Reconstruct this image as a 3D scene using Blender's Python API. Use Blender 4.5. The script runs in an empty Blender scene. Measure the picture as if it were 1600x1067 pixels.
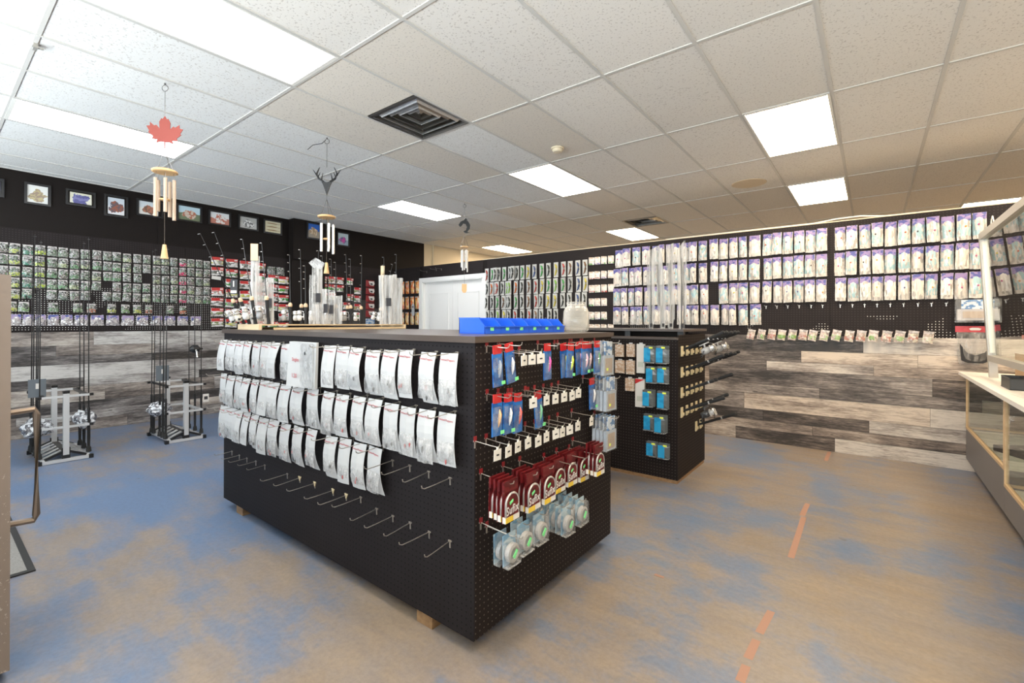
import bpy, bmesh, math, random
from mathutils import Vector, Matrix
random.seed(7)
PI = math.pi
S = bpy.context.scene
COL = S.collection

# ---------------------------------------------------------------- camera
CAM_H = 1.33
FPX = 723.0                      # focal length in pixels of the 1600 px frame
YAW = math.radians(37.9)
ROLL = math.radians(0.22)
HORIZON = 504.6
cam_d = bpy.data.cameras.new('camera')
cam = bpy.data.objects.new('camera', cam_d)
COL.objects.link(cam)
cam_d.sensor_width = 36.0
cam_d.lens = 36.0 * FPX / 1600.0
cam_d.shift_y = -(533.5 - HORIZON) / 1600.0
cam_d.clip_start = 0.02
cam.location = (0, 0, CAM_H)
cam.rotation_euler = (Matrix.Rotation(YAW, 4, 'Z') @ Matrix.Rotation(PI / 2, 4, 'X') @ Matrix.Rotation(ROLL, 4, 'Z')).to_euler()
S.camera = cam

# ---------------------------------------------------------------- world, daylight, exposure
W = bpy.data.worlds.new('world')
S.world = W
W.use_nodes = True
W.node_tree.nodes['Background'].inputs[0].default_value = (0.75, 0.87, 1.0, 1)
W.node_tree.nodes['Background'].inputs[1].default_value = 0.6
S.view_settings.view_transform = 'Standard'
S.view_settings.look = 'None'
S.view_settings.gamma = 1.0
S.view_settings.use_curve_mapping = False
S.view_settings.exposure = 1.0
LAMP_W = 8.0                    # emission of the ceiling lamp lenses
DAY_W = 150.0                    # area lamps added outside the windows, tilted up to brighten the ceiling


def day(x, w, tilt, power, z=1.6, h=1.7):
    d = bpy.data.lights.new('daylight_fill', 'AREA')
    d.shape = 'RECTANGLE'
    d.size = w
    d.size_y = h
    d.energy = power
    d.color = (0.86, 0.93, 1.0)
    o = bpy.data.objects.new('daylight_fill', d)
    COL.objects.link(o)
    o.location = (x, -2.35, z)
    o.rotation_euler = (PI / 2 + math.radians(tilt), 0, 0)
    return o


day(-5.6, 2.6, 66, DAY_W * 0.8)
day(-2.7, 2.2, 66, DAY_W * 0.7)
day(0.4, 2.6, 66, DAY_W * 1.5)

# ---------------------------------------------------------------- measuring helpers: photo pixel -> point on a real plane
_fw = Vector((-math.sin(YAW), math.cos(YAW), 0))
_r0 = Vector((math.cos(YAW), math.sin(YAW), 0))
_u0 = Vector((0, 0, 1))
_rt = _r0 * math.cos(ROLL) + _u0 * math.sin(ROLL)
_up = _u0 * math.cos(ROLL) - _r0 * math.sin(ROLL)
_C = Vector((0, 0, CAM_H))


def ray(px, py): return _fw * FPX + _rt * (px - 800) + _up * (HORIZON - py)
def onx(px, py, x): r = ray(px, py); return _C + r * (x / r.x)
def ony(px, py, y): r = ray(px, py); return _C + r * (y / r.y)
def onz(px, py, z): r = ray(px, py); return _C + r * ((z - CAM_H) / r.z)


XL = -7.58      # left wall plane
YB = 5.885      # pegboard partition plane
CE = 3.017      # ceiling height
GX0, GY0, GW, GL = -2.676, 1.653, 0.6096, 1.2192   # ceiling grid origin and module

# ---------------------------------------------------------------- materials
MATS = {}


class NT:
    def __init__(s, name):
        s.m = bpy.data.materials.new(name)
        s.m.use_nodes = True
        s.t = s.m.node_tree
        s.b = s.t.nodes['Principled BSDF']
        s.out = s.t.nodes['Material Output']
        MATS[name] = s.m

    def n(s, typ, **kw):
        nd = s.t.nodes.new('ShaderNode' + typ)
        for k, v in kw.items():
            if k.startswith('i_'):
                key = k[2:]
                key = int(key) if key.isdigit() else key
                nd.inputs[key].default_value = v
            else:
                setattr(nd, k, v)
        return nd

    def l(s, a, b): s.t.links.new(a, b)

    def math(s, op, a, b=None, c=None):
        nd = s.t.nodes.new('ShaderNodeMath')
        nd.operation = op
        for i, v in enumerate((a, b, c)):
            if v is None: continue
            if isinstance(v, (int, float)): nd.inputs[i].default_value = v
            else: s.l(v, nd.inputs[i])
        return nd.outputs[0]

    def mix(s, f, a, b, mode='MIX'):
        nd = s.t.nodes.new('ShaderNodeMix')
        nd.data_type = 'RGBA'
        nd.blend_type = mode
        for i, v in ((0, f), (6, a), (7, b)):
            if isinstance(v, (int, float)): nd.inputs[i].default_value = v
            elif isinstance(v, tuple): nd.inputs[i].default_value = (*v[:3], 1)
            else: s.l(v, nd.inputs[i])
        return nd.outputs[2]

    def coords(s, which='Object'):
        return s.n('TexCoord').outputs[which]

    def offset_coords(s, scale=(1, 1, 1)):
        """object coordinates shifted by a per-object random, so copies differ"""
        r = s.n('ObjectInfo').outputs['Random']
        v = s.math('MULTIPLY', r, 57.0)
        ad = s.n('VectorMath', operation='ADD')
        s.l(s.coords(), ad.inputs[0]); s.l(v, ad.inputs[1])
        mu = s.n('VectorMath', operation='MULTIPLY')
        s.l(ad.outputs[0], mu.inputs[0]); mu.inputs[1].default_value = scale
        return mu.outputs[0]

    def noise(s, vec, scale, detail=3.0, rough=0.55, out=0):
        nd = s.n('TexNoise')
        nd.inputs['Scale'].default_value = scale
        nd.inputs['Detail'].default_value = detail
        nd.inputs['Roughness'].default_value = rough
        if vec is not None: s.l(vec, nd.inputs['Vector'])
        return nd.outputs[out]

    def ramp(s, f, stops, interp='LINEAR'):
        nd = s.n('ValToRGB')
        cr = nd.color_ramp
        cr.interpolation = interp
        while len(cr.elements) > 1: cr.elements.remove(cr.elements[0])
        for i, (p, c) in enumerate(stops):
            e = cr.elements[0] if i == 0 else cr.elements.new(p)
            e.position = p
            e.color = (*c, 1) if len(c) == 3 else c
        s.l(f, nd.inputs[0])
        return nd.outputs[0]

    def base(s, c):
        if isinstance(c, tuple): s.b.inputs['Base Color'].default_value = (*c[:3], 1)
        else: s.l(c, s.b.inputs['Base Color'])

    def bump(s, h, strength=0.3, dist=0.002):
        nd = s.n('Bump')
        nd.inputs['Strength'].default_value = strength
        nd.inputs['Distance'].default_value = dist
        s.l(h, nd.inputs['Height'])
        s.l(nd.outputs[0], s.b.inputs['Normal'])

    def set(s, **kw):
        for k, v in kw.items():
            s.b.inputs[k.replace('_', ' ')].default_value = v
        return s


def plain(name, col, rough=0.5, metal=0.0, **kw):
    t = NT(name)
    t.base(col)
    t.set(Roughness=rough, Metallic=metal)
    for k, v in kw.items(): t.b.inputs[k.replace('_', ' ')].default_value = v
    return t.m


def object_colour(name, rough=0.5, metal=0.0, var=0.0, scale=30.0):
    t = NT(name)
    c = t.n('ObjectInfo').outputs['Color']
    if var:
        f = t.noise(t.offset_coords(), scale, 3)
        c = t.mix(t.math('MULTIPLY', f, var), c, (0.05, 0.05, 0.05), 'MIX')
    t.base(c)
    t.set(Roughness=rough, Metallic=metal)
    return t.m


def peg(name, ax, base=(0.016, 0.0125, 0.0125), hole=(0.05, 0.045, 0.042), white=False, r=0.14):
    """pegboard: painted hardboard with a 25 mm grid of small holes; where the white wall behind shows the holes are bright"""
    t = NT(name)
    sp = t.n('SeparateXYZ')
    t.l(t.coords(), sp.inputs[0])
    a = t.math('SUBTRACT', t.math('FRACT', t.math('DIVIDE', sp.outputs[ax], 0.0254)), 0.5)
    b = t.math('SUBTRACT', t.math('FRACT', t.math('DIVIDE', sp.outputs[2], 0.0254)), 0.5)
    d = t.math('SQRT', t.math('ADD', t.math('MULTIPLY', a, a), t.math('MULTIPLY', b, b)))
    m = t.math('LESS_THAN', d, r)
    n1 = t.noise(t.coords(), 1.3, 2)
    bc = t.mix(t.noise(t.coords(), 6, 4), base, tuple(x * 1.5 for x in base))
    hc = hole
    if white:
        z = t.math('LESS_THAN', sp.outputs[2], white[0])
        z2 = t.math('GREATER_THAN', t.noise(t.coords(), 2.2, 2), white[1])
        hc = t.mix(t.math('MULTIPLY', z, z2), hole, (0.75, 0.74, 0.7))
    t.base(t.mix(m, bc, hc))
    t.set(Roughness=0.6, Specular_IOR_Level=0.12)
    return t.m


peg('peg_x', 0, white=(1.42, 0.56))
peg('peg_y', 1, white=(1.75, 0.45))
peg('peg_island_front', 0, base=(0.0145, 0.0125, 0.0135), hole=(0.004, 0.004, 0.0045))
peg('peg_island_side', 1, base=(0.013, 0.0095, 0.009), hole=(0.10, 0.085, 0.07), r=0.13)
plain('black_paint', (0.013, 0.010, 0.009), 0.6, Specular_IOR_Level=0.12)
plain('beige_paint', (0.62, 0.53, 0.38), 0.7)
plain('white_paint', (0.80, 0.79, 0.76), 0.45)
plain('white_wall', (0.7, 0.68, 0.63), 0.7)
plain('dark_void', (0.01, 0.01, 0.01), 0.9)
plain('black_plastic', (0.012, 0.012, 0.013), 0.35)
plain('black_rubber', (0.02, 0.02, 0.02), 0.75)
plain('silver_paint', (0.62, 0.63, 0.64), 0.35, 0.3)
plain('chrome', (0.75, 0.75, 0.74), 0.22, 1.0)
plain('wire_steel', (0.5, 0.46, 0.41), 0.35, 0.85)
plain('aluminium', (0.45, 0.43, 0.39), 0.4, 0.4)
plain('dark_metal', (0.18, 0.17, 0.16), 0.32, 0.8)
plain('duct_metal', (0.42, 0.40, 0.37), 0.3, 0.9)
plain('bright_metal', (0.82, 0.81, 0.79), 0.25, 0.7)
plain('tan_label', (0.72, 0.5, 0.3), 0.6)
plain('white_card', (0.48, 0.485, 0.49), 0.6)
plain('paper', (0.66, 0.64, 0.60), 0.7)
plain('red_ink', (0.42, 0.04, 0.06), 0.7)
plain('dark_ink', (0.03, 0.03, 0.035), 0.7)
plain('red_card', (0.22, 0.012, 0.016), 0.4)
plain('green_sticker', (0.2, 0.72, 0.28), 0.5)
plain('yellow_sticker', (0.75, 0.85, 0.1), 0.5)
plain('yellow_card', (0.72, 0.5, 0.05), 0.45)
plain('grip_black', (0.015, 0.015, 0.016), 0.8)
plain('cork', (0.68, 0.5, 0.33), 0.7)
plain('cream_plastic', (0.66, 0.55, 0.34), 0.5)
plain('bin_blue', (0.012, 0.10, 0.62), 0.35)
plain('case_grey', (0.15, 0.14, 0.14), 0.5)
plain('counter_white', (0.80, 0.77, 0.72), 0.35)
plain('case_deck', (0.72, 0.71, 0.66), 0.5)
plain('orange_tag', (0.85, 0.52, 0.25), 0.6)
plain('white_plastic', (0.8, 0.78, 0.72), 0.4)
plain('beige_plastic', (0.72, 0.62, 0.45), 0.5)
plain('leaf_red', (0.28, 0.06, 0.045), 0.4, 0.2)
plain('net_black', (0.01, 0.01, 0.012), 0.7)
plain('screen', (0.06, 0.07, 0.08), 0.12)
object_colour('tinted', 0.45)
object_colour('tinted_gloss', 0.22)


def wood(name, c1, c2, axis=0, rough=0.6, sc=1.0):
    t = NT(name)
    k = [9, 9, 9]
    k[axis] = 0.7
    v = t.offset_coords(tuple(x * sc for x in k))
    f = t.noise(v, 3.0, 5, 0.6)
    t.base(t.ramp(f, [(0.3, c1), (0.7, c2)]))
    t.set(Roughness=rough)
    return t.m


wood('pine_y', (0.55, 0.38, 0.2), (0.72, 0.55, 0.34), 1)
wood('pine_x', (0.6, 0.44, 0.25), (0.76, 0.6, 0.4), 0)
wood('trim_wood', (0.50, 0.34, 0.19), (0.62, 0.45, 0.27), 1)
wood('chime_wood', (0.62, 0.36, 0.15), (0.75, 0.5, 0.25), 0, 0.45)
wood('block_wood', (0.2, 0.11, 0.05), (0.36, 0.22, 0.11), 1)


def top_laminate():
    t = NT('dark_top')
    f = t.noise(t.coords(), 3, 4)
    t.base(t.mix(f, (0.05, 0.036, 0.03), (0.085, 0.065, 0.055)))
    t.set(Roughness=0.32)


top_laminate()


def plank_mat(name, axis, shift=0.0, grey=0.0):
    t = NT(name)
    oi = t.n('ObjectInfo')
    k = [30, 30, 30]
    k[axis] = 2.6
    v = t.offset_coords(tuple(k))
    grain = t.noise(v, 2.2, 7, 0.68)
    k2 = [5, 5, 5]
    k2[axis] = 1.4
    blot = t.noise(t.offset_coords(tuple(k2)), 1.3, 4, 0.6)
    k3 = [50, 50, 50]
    k3[axis] = 9
    saw = t.noise(t.offset_coords(tuple(k3)), 3.0, 3)
    g = t.math('ADD', t.math('MULTIPLY', grain, 0.72), t.math('MULTIPLY', blot, 0.85))
    g = t.math('ADD', g, t.math('MULTIPLY', saw, 0.30))
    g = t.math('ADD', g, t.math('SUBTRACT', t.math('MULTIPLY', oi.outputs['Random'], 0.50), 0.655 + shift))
    c = t.ramp(g, [(0.24, (0.035, 0.029, 0.026)), (0.40, (0.13, 0.108, 0.097)), (0.56, (0.30, 0.255, 0.225)), (0.76, (0.60, 0.54, 0.475))])
    hue = t.math('GREATER_THAN', t.math('FRACT', t.math('MULTIPLY', oi.outputs['Random'], 7.3)), 0.62)
    c = t.mix(t.math('MULTIPLY', hue, 0.45), c, t.mix(1.0, c, (1.0, 0.86, 0.72), 'MULTIPLY'))
    vor = t.n('TexVoronoi', i_Scale=1.0)
    kk = [7, 7, 7]
    kk[axis] = 2.2
    t.l(t.offset_coords(tuple(kk)), vor.inputs['Vector'])
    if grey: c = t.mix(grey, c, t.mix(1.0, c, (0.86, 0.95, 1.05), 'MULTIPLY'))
    knot = t.math('LESS_THAN', vor.outputs['Distance'], 0.06)
    c = t.mix(t.math('MULTIPLY', knot, 0.7), c, (0.03, 0.022, 0.018))
    t.base(c)
    t.set(Roughness=0.55)
    t.bump(grain, 0.15, 0.001)


plank_mat('plank_x', 0)
plank_mat('plank_y', 1, 0.06, 0.8)  # same boards, daylight shading put into the colour: darker and cooler


def floor_mat():
    t = NT('floor_paint')
    co = t.coords()
    sp = t.n('SeparateXYZ')
    t.l(co, sp.inputs[0])
    big = t.noise(co, 0.62, 6, 0.62)
    mid = t.noise(co, 2.6, 7, 0.68)
    mp = t.n('Mapping')
    mp.inputs['Rotation'].default_value = (0, 0, 0.65)
    mp.inputs['Scale'].default_value = (1.0, 4.5, 1)
    t.l(co, mp.inputs[0])
    streak = t.noise(mp.outputs[0], 1.6, 6, 0.7)
    # the paint is walked off most in the aisle in front of the counter and along the entrance path
    wear = t.math('MULTIPLY', t.math('ADD', sp.outputs[0], 2.6), 0.022)
    wear = t.math('MAXIMUM', t.math('MINIMUM', wear, 0.045), -0.035)
    v = t.math('ADD', t.math('MULTIPLY', big, 0.62), t.math('MULTIPLY', mid, 0.38))
    v = t.math('ADD', v, t.math('MULTIPLY', t.math('SUBTRACT', streak, 0.5), 0.18))
    v = t.math('ADD', v, wear)
    f = t.ramp(v, [(0.425, (0, 0, 0)), (0.495, (0.35, 0.35, 0.35)), (0.545, (0.8, 0.8, 0.8)), (0.63, (1, 1, 1))])
    blue = t.mix(mid, (0.085, 0.145, 0.265), (0.165, 0.235, 0.36))
    conc = t.mix(streak, (0.185, 0.14, 0.103), (0.365, 0.288, 0.215))
    c = t.mix(f, blue, conc)
    spk = t.noise(co, 42, 4, 0.7)
    c = t.mix(t.math('MULTIPLY', t.math('MAXIMUM', t.math('SUBTRACT', spk, 0.38), 0.0), 0.8), c, (0.07, 0.06, 0.055))
    dark = t.math('LESS_THAN', t.noise(co, 5.0, 2), 0.25)
    c = t.mix(t.math('MULTIPLY', dark, 0.35), c, (0.09, 0.07, 0.055))
    t.base(c)
    t.l(t.math('ADD', t.math('MULTIPLY', mid, 0.3), 0.3), t.b.inputs['Roughness'])
    t.bump(spk, 0.12, 0.001)


floor_mat()


def tile_mat():
    t = NT('ceiling_tile')
    v = t.offset_coords((1, 1, 1))
    p = t.noise(v, 75, 2, 0.5)
    pit = t.math('LESS_THAN', p, 0.375)
    c = t.mix(t.math('MULTIPLY', pit, 0.5), t.n('ObjectInfo').outputs['Color'], (0.36, 0.32, 0.28))
    c = t.mix(t.math('MULTIPLY', t.noise(v, 2.0, 3), 0.14), c, (0.6, 0.52, 0.42))
    t.base(c)
    t.set(Roughness=0.9)
    t.bump(p, 0.25, 0.002)


tile_mat()
plain('grid_white', (0.60, 0.58, 0.54), 0.7)


def lamp_mat(name, k):
    t = NT(name)
    e = t.n('Emission', i_Strength=LAMP_W * k)
    t.l(t.n('ObjectInfo').outputs['Color'], e.inputs[0])
    t.l(e.outputs[0], t.out.inputs[0])


lamp_mat('lamp_lens', 1.0)
lamp_mat('lamp_lens_warm', 1.9)


def glass(name, tint=(1, 1, 1), ior=1.5, boost=0.0, rough=0.02):
    t = NT(name)
    tr = t.n('BsdfTransparent')
    tr.inputs[0].default_value = (*tint, 1)
    gl = t.n('BsdfGlossy')
    gl.inputs['Roughness'].default_value = rough
    fr = t.n('Fresnel')
    fr.inputs[0].default_value = ior
    f = t.math('MULTIPLY', t.math('MINIMUM', t.math('ADD', fr.outputs[0], boost), 1.0), t.math('SUBTRACT', 1.0, t.n('NewGeometry').outputs['Backfacing']))
    mx = t.n('MixShader')
    t.l(f, mx.inputs[0]); t.l(tr.outputs[0], mx.inputs[1]); t.l(gl.outputs[0], mx.inputs[2])
    t.l(mx.outputs[0], t.out.inputs[0])


glass('glass_clear', (0.93, 0.95, 0.93))


def film(name, tint, opac, rough=0.25, stretch=0.35, gain=1.4, lo=0.1):
    """clear plastic film: mostly see-through with milky crinkles"""
    t = NT(name)
    tr = t.n('BsdfTransparent')
    tr.inputs[0].default_value = (0.97, 0.97, 0.97, 1)
    n = t.noise(t.offset_coords((1, 1, stretch)), 38, 3, 0.6)
    t.base(tint)
    t.set(Roughness=rough)
    t.bump(n, 0.6, 0.004)
    f = t.math('MINIMUM', t.math('MAXIMUM', t.math('ADD', t.math('MULTIPLY', t.math('SUBTRACT', n, 0.5), gain), opac), lo), 1.0)
    mx = t.n('MixShader')
    t.l(f, mx.inputs[0]); t.l(tr.outputs[0], mx.inputs[1]); t.l(t.b.outputs[0], mx.inputs[2])
    t.l(mx.outputs[0], t.out.inputs[0])


film('film_white', (0.6, 0.6, 0.6), 0.35, 0.2, 0.6, 1.2, 0.1)
film('film_clear', (0.56, 0.57, 0.58), 0.25, 0.15, 0.6, 1.2, 0.1)
film('film_thin', (0.7, 0.7, 0.7), 0.1, 0.12, 0.35, 0.8, 0.04)
film('film_net', (0.5, 0.48, 0.46), 0.2, 0.15, 0.2, 1.4, 0.08)
film('film_sleeve', (0.66, 0.65, 0.63), 0.3, 0.2, 0.04, 2.2, 0.1)


def jar_mat():
    t = NT('jar_plastic')
    tr = t.n('BsdfTransparent')
    t.base((0.8, 0.76, 0.68)); t.set(Roughness=0.12)
    mx = t.n('MixShader')
    fr = t.n('LayerWeight', i_Blend=0.35)
    t.l(t.math('ADD', t.math('MULTIPLY', fr.outputs['Facing'], 0.5), 0.12), mx.inputs[0])
    t.l(tr.outputs[0], mx.inputs[1]); t.l(t.b.outputs[0], mx.inputs[2])
    t.l(mx.outputs[0], t.out.inputs[0])


jar_mat()


def contents(name, cols, scale, accent, stretch=(1, 1, 1), rough=0.22, lo=0.0, hi=1.0):
    """what shows through a clear packet: a jumble of small pieces, part of it in the object's own colour"""
    t = NT(name)
    v = t.offset_coords(stretch)
    vo = t.n('TexVoronoi', i_Scale=scale)
    t.l(v, vo.inputs['Vector'])
    sp = t.n('SeparateColor')
    t.l(vo.outputs['Color'], sp.inputs[0])
    n = len(cols)
    c = t.ramp(sp.outputs[0], [(i / n, cc) for i, cc in enumerate(cols)], 'CONSTANT')
    f = t.math('LESS_THAN', sp.outputs[1], accent)
    co = t.n('SeparateXYZ')
    t.l(t.coords(), co.inputs[0])
    g = t.math('MULTIPLY', t.math('GREATER_THAN', co.outputs[2], lo), t.math('LESS_THAN', co.outputs[2], hi))
    c = t.mix(t.math('MULTIPLY', f, g), c, t.n('ObjectInfo').outputs['Color'])
    cr = t.noise(v, 60, 3, 0.7)
    c = t.mix(t.math('MULTIPLY', t.math('GREATER_THAN', cr, 0.6), 0.5), c, (0.8, 0.8, 0.8))
    t.base(c)
    t.set(Roughness=rough)
    t.bump(cr, 0.5, 0.004)
    return t.m


contents('bait_bag', [(0.22, 0.21, 0.20), (0.075, 0.09, 0.07), (0.42, 0.40, 0.38), (0.03, 0.032, 0.03), (0.16, 0.15, 0.145), (0.11, 0.18, 0.10)], 85, 0.55, (1, 1, 1), lo=-0.108, hi=-0.065)
contents('float_bag', [(0.36, 0.34, 0.33), (0.52, 0.48, 0.46), (0.22, 0.2, 0.22), (0.42, 0.37, 0.36)], 75, 0.1, lo=-1, hi=0)
contents('rig_bag', [(0.56, 0.52, 0.47), (0.66, 0.62, 0.57), (0.40, 0.37, 0.34), (0.60, 0.56, 0.5)], 62, 0.42, (1, 1, 0.3), lo=-0.2, hi=-0.03)
contents('red_bag_window', [(0.72, 0.70, 0.68), (0.62, 0.60, 0.58), (0.30, 0.28, 0.25), (0.75, 0.72, 0.7)], 40, 0.5, (0.5, 0.5, 1), lo=-0.095, hi=-0.05)
contents('orange_lure', [(0.55, 0.18, 0.04), (0.62, 0.33, 0.08), (0.35, 0.14, 0.06), (0.6, 0.45, 0.25)], 50, 0.3, (1, 1, 0.3), lo=-1, hi=0)
contents('beige_pack', [(0.74, 0.66, 0.58), (0.8, 0.74, 0.68), (0.7, 0.58, 0.5), (0.78, 0.72, 0.64)], 45, 0.5, lo=-0.15, hi=-0.085)
contents('small_bag', [(0.46, 0.36, 0.33), (0.62, 0.52, 0.48), (0.36, 0.3, 0.26), (0.55, 0.5, 0.4)], 45, 0.55, lo=-0.1, hi=-0.055)
contents('foil_bag', [(0.5, 0.52, 0.55), (0.2, 0.2, 0.22), (0.75, 0.77, 0.8), (0.1, 0.1, 0.11)], 40, 0.0, rough=0.15)


def header_mat(name, c1, c2, scale=18):
    t = NT(name)
    n = t.noise(t.offset_coords((1, 1, 1.6)), scale, 1.0)
    t.base(t.ramp(n, [(0.44, c1), (0.5, c2)]))
    t.set(Roughness=0.35)


header_mat('violet_header', (0.075, 0.08, 0.27), (0.25, 0.18, 0.36), 22)
header_mat('blue_header', (0.075, 0.10, 0.30), (0.34, 0.27, 0.42))
header_mat('grey_header', (0.30, 0.27, 0.26), (0.5, 0.46, 0.45), 30)
header_mat('red_header', (0.46, 0.014, 0.02), (0.5, 0.03, 0.03), 14)
header_mat('maroon_header', (0.075, 0.004, 0.006), (0.13, 0.009, 0.011), 25)
header_mat('blue_card', (0.012, 0.09, 0.34), (0.02, 0.16, 0.5), 25)
header_mat('sky_card', (0.02, 0.26, 0.52), (0.03, 0.34, 0.62), 12)
header_mat('iced_card', (0.16, 0.30, 0.42), (0.36, 0.46, 0.52), 20)
header_mat('box_card', (0.08, 0.2, 0.42), (0.55, 0.62, 0.7), 24)
header_mat('peach_card', (0.66, 0.6, 0.53), (0.5, 0.34, 0.23), 60)


def fridge_mat():
    t = NT('cabinet_metal')
    c = t.coords()
    sp = t.n('SeparateXYZ')
    t.l(c, sp.inputs[0])
    n = t.noise(c, 3, 5)
    base = t.mix(n, (0.16, 0.125, 0.105), (0.24, 0.195, 0.165))
    spk = t.math('GREATER_THAN', t.noise(c, 60, 3, 0.7), t.math('ADD', 0.60, t.math('MULTIPLY', sp.outputs[2], 0.07)))
    t.base(t.mix(t.math('MULTIPLY', spk, 0.5), base, (0.5, 0.46, 0.42)))
    t.set(Roughness=0.45)


fridge_mat()


def mat_carpet():
    t = NT('mat_ribbed')
    n = t.noise(t.coords(), 120, 2)
    t.base(t.mix(n, (0.12, 0.115, 0.11), (0.36, 0.35, 0.33)))
    t.set(Roughness=0.95)
    t.bump(n, 0.5, 0.004)


mat_carpet()


def photo_mat(name, sky, ground, fig, fig2, seed, split=0.0, sc=16):
    t = NT(name)
    co = t.coords()
    mp = t.n('Mapping')
    mp.inputs['Location'].default_value = (seed * 1.7, seed * 0.9, seed)
    t.l(co, mp.inputs[0])
    sp = t.n('SeparateXYZ')
    t.l(co, sp.inputs[0])
    n = t.noise(mp.outputs[0], sc, 3)
    hz = t.math('GREATER_THAN', t.math('ADD', sp.outputs[2], t.math('MULTIPLY', t.math('SUBTRACT', n, 0.5), 0.05)), split)
    c = t.mix(hz, ground, sky)
    d = t.math('SQRT', t.math('ADD', t.math('POWER', t.math('MULTIPLY', sp.outputs[0], 11), 2), t.math('POWER', t.math('MULTIPLY', t.math('ADD', sp.outputs[2], 0.015), 13), 2)))
    m = t.math('LESS_THAN', t.math('ADD', d, t.math('MULTIPLY', t.math('SUBTRACT', n, 0.5), 1.6)), 0.8)
    n2 = t.noise(mp.outputs[0], sc * 2.2, 2)
    c = t.mix(m, c, t.mix(t.math('GREATER_THAN', n2, 0.5), fig, fig2))
    t.base(c)
    t.set(Roughness=0.3)


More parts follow.
